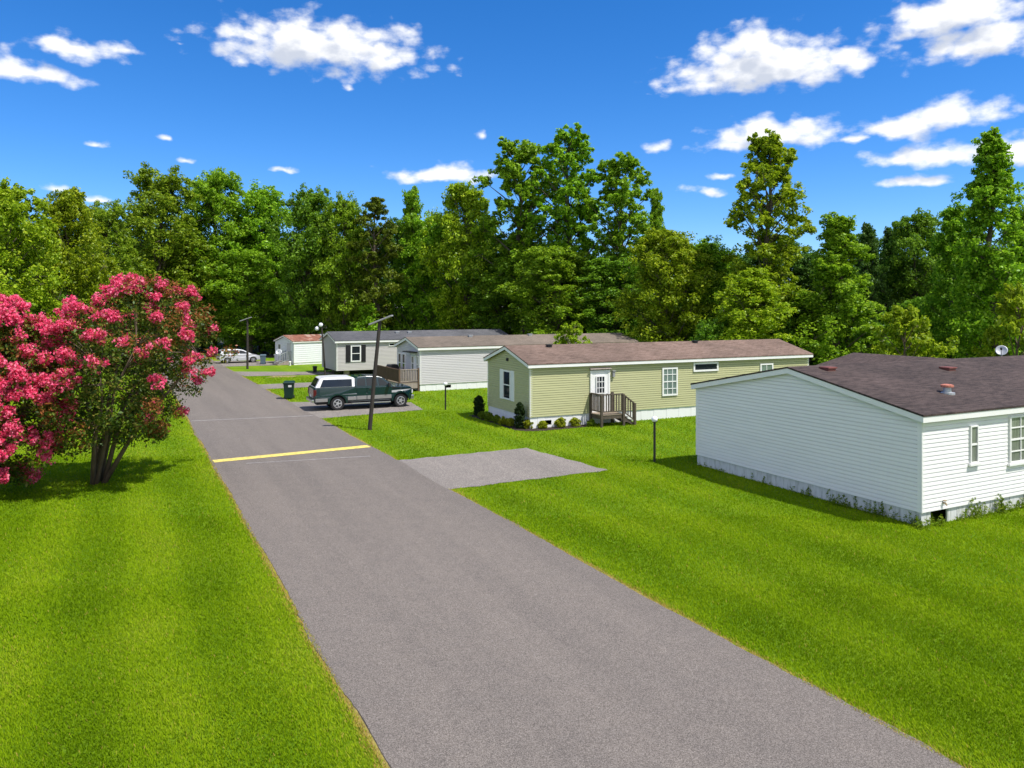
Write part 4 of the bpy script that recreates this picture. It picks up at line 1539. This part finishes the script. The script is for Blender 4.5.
COLP = [(0, .85), (.3, 1), (.75, .9), (.92, .6), (1, .2)]
BALL = [(0, .75), (.3, 1), (.6, .95), (.85, .6), (1, .2)]
small_plant('columnar_evergreen', at(519.8, 428.6), 1.18, .22, 'evergreen', 'slim dark evergreen column at the green home front corner', 'shrub', 300, .05, COLP, 'evergreen columns by the green home', 31)
small_plant('columnar_evergreen', at(479.2, 415.4), .98, .25, 'evergreen', 'dark evergreen column at the rear corner of the green home', 'shrub', 300, .05, COLP, 'evergreen columns by the green home', 32)
for i, (x, y, rr, m, lb) in enumerate([
        (503.5, 425.0, .27, 'golden', 'golden shrub under the shuttered gable window'),
        (510.5, 426.2, .25, 'golden', 'golden shrub just left of the front evergreen column'),
        (528.5, 428.6, .29, 'golden', 'golden shrub at the white skirting corner right of the evergreen column'),
        (542.5, 428.6, .24, 'golden', 'golden shrub left of the small skirting vent'),
        (561.0, 427.3, .31, 'golden', 'largest golden shrub right of the small skirting vent'),
        (575.0, 426.2, .27, 'golden', 'golden shrub midway between skirting vent and porch'),
        (591.0, 426.6, .22, 'shrub', 'little green shrub at the foot of the wooden porch'),
        (482.5, 419.0, .25, 'shrub', 'low green shrub next to the rear evergreen column'),
        (489.5, 421.0, .28, 'shrub', 'low green shrub second from the rear evergreen column'),
        (496.5, 422.8, .25, 'shrub', 'low green shrub left of the golden shrubs on the gable side')]):
    small_plant('shrub', at(x, y), rr * 1.25, rr * .85, m, lb, 'shrub', 60, .07, BALL, 'foundation shrubs of the green home', 40 + i)
mbed = MB()


def B(s, y):
    return Matrix.Translation((*B_LOC, 0)) @ Matrix.Rotation(B_YAW, 4, 'Z') @ Vector((s, y, 0))


pts = [B(3.0, .02), B(-.0, .02), B(-.0, 4.75), B(-.45, 5.3), B(-.95, 5.0), B(-.85, 2.5), B(-.8, .0), B(-.5, -.55), B(.2, -.75), B(1.6, -.7), B(3.0, -.6)]
sheet('mulch_bed', [(q.x, q.y) for q in pts], .012, M['mulch'], 'dark mulch bed at the foot of the green home', .03)


def weeds(name, base, segs, n, hmax, label, seed):
    """weeds at the foot of a wall: short stems with leaves"""
    r = np.random.default_rng(seed)
    C, Rd = [], []
    for (x0, y0, x1, y1, dens, hm) in segs:
        for k in range(int(n * dens)):
            t, h = r.random(), hm * (.25 + .75 * r.random() ** 2)
            p = base @ Vector((x0 + (x1 - x0) * t, y0 + (y1 - y0) * t, 0))
            off = r.normal(size=2) * .06
            for z in np.arange(.03, h, .07):
                C.append((p.x + off[0] + r.normal() * .02, p.y + off[1] + r.normal() * .02, z))
                Rd.append(.075 * (1.15 - z / (h + .1)))
    me = np_mesh(name, leaf_quads(r, np.array(C), np.array(Rd), 7, .075, 1.3, .1, .28), 4)
    return tag(link(name, me, M['weed']), label, 'weeds', kind='stuff')


AM = Matrix.Translation((*A_LOC, 0)) @ Matrix.Rotation(A_YAW, 4, 'Z')
weeds('weeds', AM, [(-.14, .1, -.14, 2.6, .5, .42), (-.12, 2.6, -.12, 8.3, .35, .28), (.0, -.14, .6, -.14, .15, .3), (1.3, -.12, 6.5, -.12, 1.0, .36), (1.9, -.08, 2.2, -.08, .12, .6), (3.0, -.08, 3.3, -.08, .12, .55), (3.9, -.08, 4.6, -.08, .15, .5), (-.25, -.2, .15, .3, .22, .42)], 75, .5, 'weeds growing along the skirting of the white home', 5)

# ------------------------------------------------------------------ grass blades near the camera
r = np.random.default_rng(77)


def in_poly(x, y, poly):
    ins = np.zeros(len(x), bool)
    for i in range(len(poly)):
        (ax, ay), (bx, by) = poly[i], poly[(i + 1) % len(poly)]
        c = ((ay > y) != (by > y)) & (x < (bx - ax) * (y - ay) / (by - ay + 1e-12) + ax)
        ins ^= c
    return ins


def footprint(loc, yaw, Ln, w):
    T = Matrix.Translation((*loc, 0)) @ Matrix.Rotation(yaw, 4, 'Z')
    return [tuple((T @ Vector(q))[:2]) for q in ((0, 0, 0), (Ln, 0, 0), (Ln, w, 0), (0, w, 0))]


BX, BY, TN = [], [], []
for d0, d1, dens in ((7.0, 11, 4600), (11, 15, 2900), (15, 20, 1700), (20, 28, 850), (28, 40, 300), (40, 60, 110)):
    hw0, hw1 = 1.0 * d0 + 5, 1.0 * d1 + 5
    n = int((hw0 + hw1) * (d1 - d0) * dens)
    y = r.uniform(d0, d1, n)
    x = r.uniform(-1, 1, n) * (1.0 * y + 5)
    el, er = -1.52 - .510 * (y - 9.07), 5.34 - .522 * (y - 9.07)
    keep = (x < el + .03) | (x > er - .03)
    for poly in (NEAR_DRIVE, TRUCK_DRIVE, FAR_DRIVE, HOME_DRIVE, CAR_DRIVE, footprint(A_LOC, A_YAW, 17, A_W), footprint(B_LOC, B_YAW, 17.1, B_W), [(q.x, q.y) for q in pts]):
        keep &= ~in_poly(x, y, poly)
    x, y = x[keep], y[keep]
    edge = np.minimum(np.abs(x - (-1.52 - .510 * (y - 9.07))), np.abs(x - (5.34 - .522 * (y - 9.07)))) * .89
    t = np.clip(r.normal(.45, .125, len(x)), 0, .84)
    b = x * V.x + y * V.y
    t += .15 * np.sin(x * .9 + 2 * np.sin(y * .7)) * np.sin(y * .53 + 1.3 * np.sin(x * .6)) + np.where(x < -1.52 - .51 * (y - 9.07), .12, .08) * np.sin(b * 2 * math.pi / 2.1 + .6 * np.sin(y * .6))
    dry = r.random(len(x)) < np.where(edge < .16, .75 * (1 - edge / .17), .012)
    t = np.where(dry, r.uniform(.86, 1, len(x)), np.clip(t + .18 * np.exp(-edge / .18), 0, .86))
    BX.append(x), BY.append(y), TN.append(t)
x, y, t = np.concatenate(BX), np.concatenate(BY), np.concatenate(TN)
n = len(x)
hgt = r.uniform(.020, .048, n) * (1 + .012 * y)
wd = .0026 + .00036 * y
ph = r.uniform(0, 2 * math.pi, n)
bb = x * V.x + y * V.y
ln = r.uniform(.2, .9, n)
lay = np.where(np.sin(bb * 2 * math.pi / 2.1) > 0, .16, -.16)
ax, ay = np.cos(ph) * wd, np.sin(ph) * wd
tx_ = (-np.sin(ph) * ln + lay * U.x) * hgt
ty_ = (np.cos(ph) * ln + lay * U.y) * hgt
z0 = np.zeros(n)
G = np.stack([np.stack([x - ax, y - ay, z0], 1), np.stack([x + ax, y + ay, z0], 1), np.stack([x + tx_ * .45 + ax * .6, y + ty_ * .45 + ay * .6, hgt * .62], 1), np.stack([x + tx_, y + ty_, hgt], 1)], 1).reshape(-1, 3)
tag(link('grass', np_mesh('grass', G, 4, t), M['blade']), 'short mown grass blades of the lawn', 'grass', kind='stuff')

# ------------------------------------------------------------------ sky with clouds, sun, camera
SUN_EL = R(61)
sun_h = Vector((.9, -.43, 0)).normalized()
world = bpy.data.worlds.new('World')
S.world = world
world.use_nodes = True
wt = world.node_tree
N, L = wt.nodes, wt.links
sky = N.new('ShaderNodeTexSky')
sky.sky_type = 'NISHITA'
sky.sun_disc = False
sky.sun_elevation = SUN_EL
sky.sun_rotation = math.atan2(sun_h.x, sun_h.y)
sky.altitude = 1500
sky.air_density = 1.0
sky.dust_density = .1
sky.ozone_density = 3.0

CLOUDS = [  # centre x, y and half sizes in the photograph (turned into directions), strength
    (322, 48, 100, 27, 1.0), (300, 36, 60, 24, .9), (245, 33, 45, 14, .8), (375, 50, 55, 18, .8),
    (74, 45, 54, 16, .85), (122, 46, 44, 13, .55), (45, 72, 60, 13, .85), (0, 66, 40, 15, .85), (185, 42, 14, 6, .3),
    (770, 66, 98, 26, 1.0), (752, 48, 52, 26, .9), (840, 58, 60, 16, .8), (705, 80, 45, 14, .7),
    (965, 8, 85, 20, 1.0), (985, 40, 66, 20, 1.0), (1060, 30, 60, 30, .9),
    (770, 134, 66, 17, .95), (730, 142, 44, 12, .7), (905, 126, 70, 15, .9), (955, 112, 55, 17, .95), (850, 138, 40, 8, .6),
    (930, 154, 62, 14, .95), (1010, 146, 50, 17, .95), (924, 178, 40, 8, .85), (722, 171, 30, 8, .6), (708, 187, 30, 8, .7), 
    (445, 171, 50, 11, .95), (655, 143, 26, 9, .7), (480, 132, 14, 8, .6), (95, 138, 30, 8, .5), (167, 134, 18, 6, .6), 
    (188, 157, 18, 6, .6), (283, 164, 24, 6, .55), (62, 187, 32, 9, .55), (98, 196, 20, 6, .5), (430, 78, 26, 6, .25), (345, 85, 16, 6, .4), (455, 70, 14, 9, .3), (1150, 90, 90, 30, .9), (-90, 110, 80, 20, .8), (650, 90, 14, 6, .25),
]


def group_clouds():
    g = bpy.data.node_groups.new('cloud_field', 'ShaderNodeTree')
    g.interface.new_socket('P', in_out='INPUT', socket_type='NodeSocketVector')
    g.interface.new_socket('D', in_out='OUTPUT', socket_type='NodeSocketFloat')
    n, l = g.nodes, g.links
    gi, go = n.new('NodeGroupInput'), n.new('NodeGroupOutput')
    # wispy warp of the coordinates
    w1 = n.new('ShaderNodeTexNoise')
    w1.inputs['Scale'].default_value = 16
    w1.inputs['Detail'].default_value = 4
    l.new(gi.outputs[0], w1.inputs['Vector'])
    sb = n.new('ShaderNodeVectorMath')
    sb.operation = 'SUBTRACT'
    l.new(w1.outputs['Color'], sb.inputs[0])
    sb.inputs[1].default_value = (.5, .5, .5)
    ma = n.new('ShaderNodeVectorMath')
    ma.operation = 'MULTIPLY_ADD'
    l.new(sb.outputs[0], ma.inputs[0])
    ma.inputs[1].default_value = (.060, .028, 0)
    l.new(gi.outputs[0], ma.inputs[2])
    P = ma.outputs[0]
    acc = None
    for cx, cyy, hw, hh, k in CLOUDS:
        az, el = math.atan2(cx - 512, F), math.atan2(YH - cyy - 4, math.hypot(F, cx - 512))
        sc = F / math.hypot(F, cx - 512)
        a = n.new('ShaderNodeVectorMath')
        a.operation = 'SUBTRACT'
        l.new(P, a.inputs[0])
        a.inputs[1].default_value = (az, el, 0)
        b = n.new('ShaderNodeVectorMath')
        b.operation = 'MULTIPLY'
        l.new(a.outputs[0], b.inputs[0])
        b.inputs[1].default_value = (F / hw / sc / sc * .80, F / hh / sc * .76, 0)
        s = n.new('ShaderNodeSeparateXYZ')
        l.new(b.outputs[0], s.inputs[0])
        yy = mth(n, l, 'MAXIMUM', s.outputs[1], mth(n, l, 'MULTIPLY', s.outputs[1], -1.55))
        ln_ = mth(n, l, 'SQRT', mth(n, l, 'MULTIPLY_ADD', yy, yy, mth(n, l, 'MULTIPLY', s.outputs[0], s.outputs[0])))
        v = mth(n, l, 'MULTIPLY_ADD', ln_, -1.0 * (1.25 - .25 * k), k)
        acc = v if acc is None else mth(n, l, 'SMOOTH_MAX', acc, v, .12)
    t1 = n.new('ShaderNodeTexNoise')
    t1.inputs['Scale'].default_value = 30
    t1.inputs['Detail'].default_value = 8
    t1.inputs['Roughness'].default_value = .56
    mp = n.new('ShaderNodeMapping')
    mp.inputs['Scale'].default_value = (1, 1.7, 1)
    l.new(gi.outputs[0], mp.inputs[0])
    l.new(mp.outputs[0], t1.inputs['Vector'])
    d = mth(n, l, 'MULTIPLY_ADD', mth(n, l, 'SUBTRACT', t1.outputs[0], .5), 1.35, acc)
    for sc_, am in ((38, .5),):
        vo = n.new('ShaderNodeTexVoronoi')
        vo.feature = 'F1'
        vo.inputs['Scale'].default_value = sc_
        ad = n.new('ShaderNodeVectorMath')
        ad.operation = 'MULTIPLY_ADD'
        l.new(sb.outputs[0], ad.inputs[0])
        ad.inputs[1].default_value = (.022, .022, 0)
        l.new(mp.outputs[0], ad.inputs[2])
        l.new(ad.outputs[0], vo.inputs['Vector'])
        d = mth(n, l, 'MULTIPLY_ADD', mth(n, l, 'SUBTRACT', .42, vo.outputs['Distance']), am, d)
    l.new(d, go.inputs[0])
    return g


tc = N.new('ShaderNodeTexCoord')
sx = N.new('ShaderNodeSeparateXYZ')
L.new(tc.outputs['Generated'], sx.inputs[0])
azn = mth(N, L, 'ARCTAN2', sx.outputs[0], sx.outputs[1])
hor = mth(N, L, 'SQRT', mth(N, L, 'ADD', mth(N, L, 'MULTIPLY', sx.outputs[0], sx.outputs[0]), mth(N, L, 'MULTIPLY', sx.outputs[1], sx.outputs[1])))
eln = mth(N, L, 'ARCTAN2', sx.outputs[2], hor)
cb = N.new('ShaderNodeCombineXYZ')
L.new(azn, cb.inputs[0])
L.new(eln, cb.inputs[1])
grp = group_clouds()
f1, f2 = N.new('ShaderNodeGroup'), N.new('ShaderNodeGroup')
f1.node_tree = f2.node_tree = grp
L.new(cb.outputs[0], f1.inputs[0])
off = N.new('ShaderNodeVectorMath')
off.operation = 'ADD'
off.inputs[1].default_value = (.008, .022, 0)
L.new(cb.outputs[0], off.inputs[0])
L.new(off.outputs[0], f2.inputs[0])


def sstep(v, a, b):
    m = N.new('ShaderNodeMapRange')
    m.interpolation_type = 'SMOOTHSTEP'
    m.inputs['From Min'].default_value = a
    m.inputs['From Max'].default_value = b
    L.new(v, m.inputs['Value'])
    return m.outputs[0]


cover = sstep(f1.outputs[0], -.08, .60)
thick = sstep(f2.outputs[0], .10, .85)
ccol = mixc(N, L, thick, (7.9, 7.9, 7.9), (4.6, 4.95, 5.7))
hsv = N.new('ShaderNodeHueSaturation')
hsv.inputs['Saturation'].default_value = 1.22
hsv.inputs['Value'].default_value = 1.15
L.new(mixc(N, L, 1.0, sky.outputs[0], (.80, .90, 1.10), 'MULTIPLY'), hsv.inputs['Color'])
skyc = mixc(N, L, mth(N, L, 'MULTIPLY', cover, .97), hsv.outputs[0], ccol)
# unseen broken cumulus added behind the camera to make the sky fill neutral
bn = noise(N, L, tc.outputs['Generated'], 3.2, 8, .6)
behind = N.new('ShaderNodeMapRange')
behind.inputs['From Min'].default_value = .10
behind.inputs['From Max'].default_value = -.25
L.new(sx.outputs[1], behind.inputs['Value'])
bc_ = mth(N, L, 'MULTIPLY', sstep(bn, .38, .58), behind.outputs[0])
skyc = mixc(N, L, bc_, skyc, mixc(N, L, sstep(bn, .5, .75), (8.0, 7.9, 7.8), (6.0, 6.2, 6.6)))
bg = N['Background']
bg.inputs['Strength'].default_value = .10
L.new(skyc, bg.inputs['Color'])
world.cycles.sampling_method = 'MANUAL'
world.cycles.sample_map_resolution = 512

sl = bpy.data.lights.new('sun', 'SUN')
sl.energy = 4.2
sl.angle = R(.53)
sl.color = (1, .955, .88)
so = bpy.data.objects.new('sun', sl)
COL.objects.link(so)
sd = Vector((sun_h.x * math.cos(SUN_EL), sun_h.y * math.cos(SUN_EL), math.sin(SUN_EL)))
so.rotation_euler = sd.to_track_quat('Z', 'Y').to_euler()
so.location = (30, -20, 60)

cam = bpy.data.cameras.new('camera')
cam.sensor_width = 36
cam.lens = F / 1024 * 36
cam.shift_y = (YH - 384) / 1024
cam.clip_end = 6000
co = bpy.data.objects.new('camera', cam)
COL.objects.link(co)
co.location = (0, 0, EYE)
co.rotation_euler = (R(90), 0, 0)
S.camera = co

S.view_settings.view_transform = 'Standard'
S.view_settings.look = 'None'
S.view_settings.exposure = .54
S.view_settings.gamma = 1
S.view_settings.use_curve_mapping = False
S.cycles.max_bounces = 6
S.cycles.diffuse_bounces = 3
S.cycles.transmission_bounces = 3
S.cycles.transparent_max_bounces = 4
S.cycles.use_denoising = True
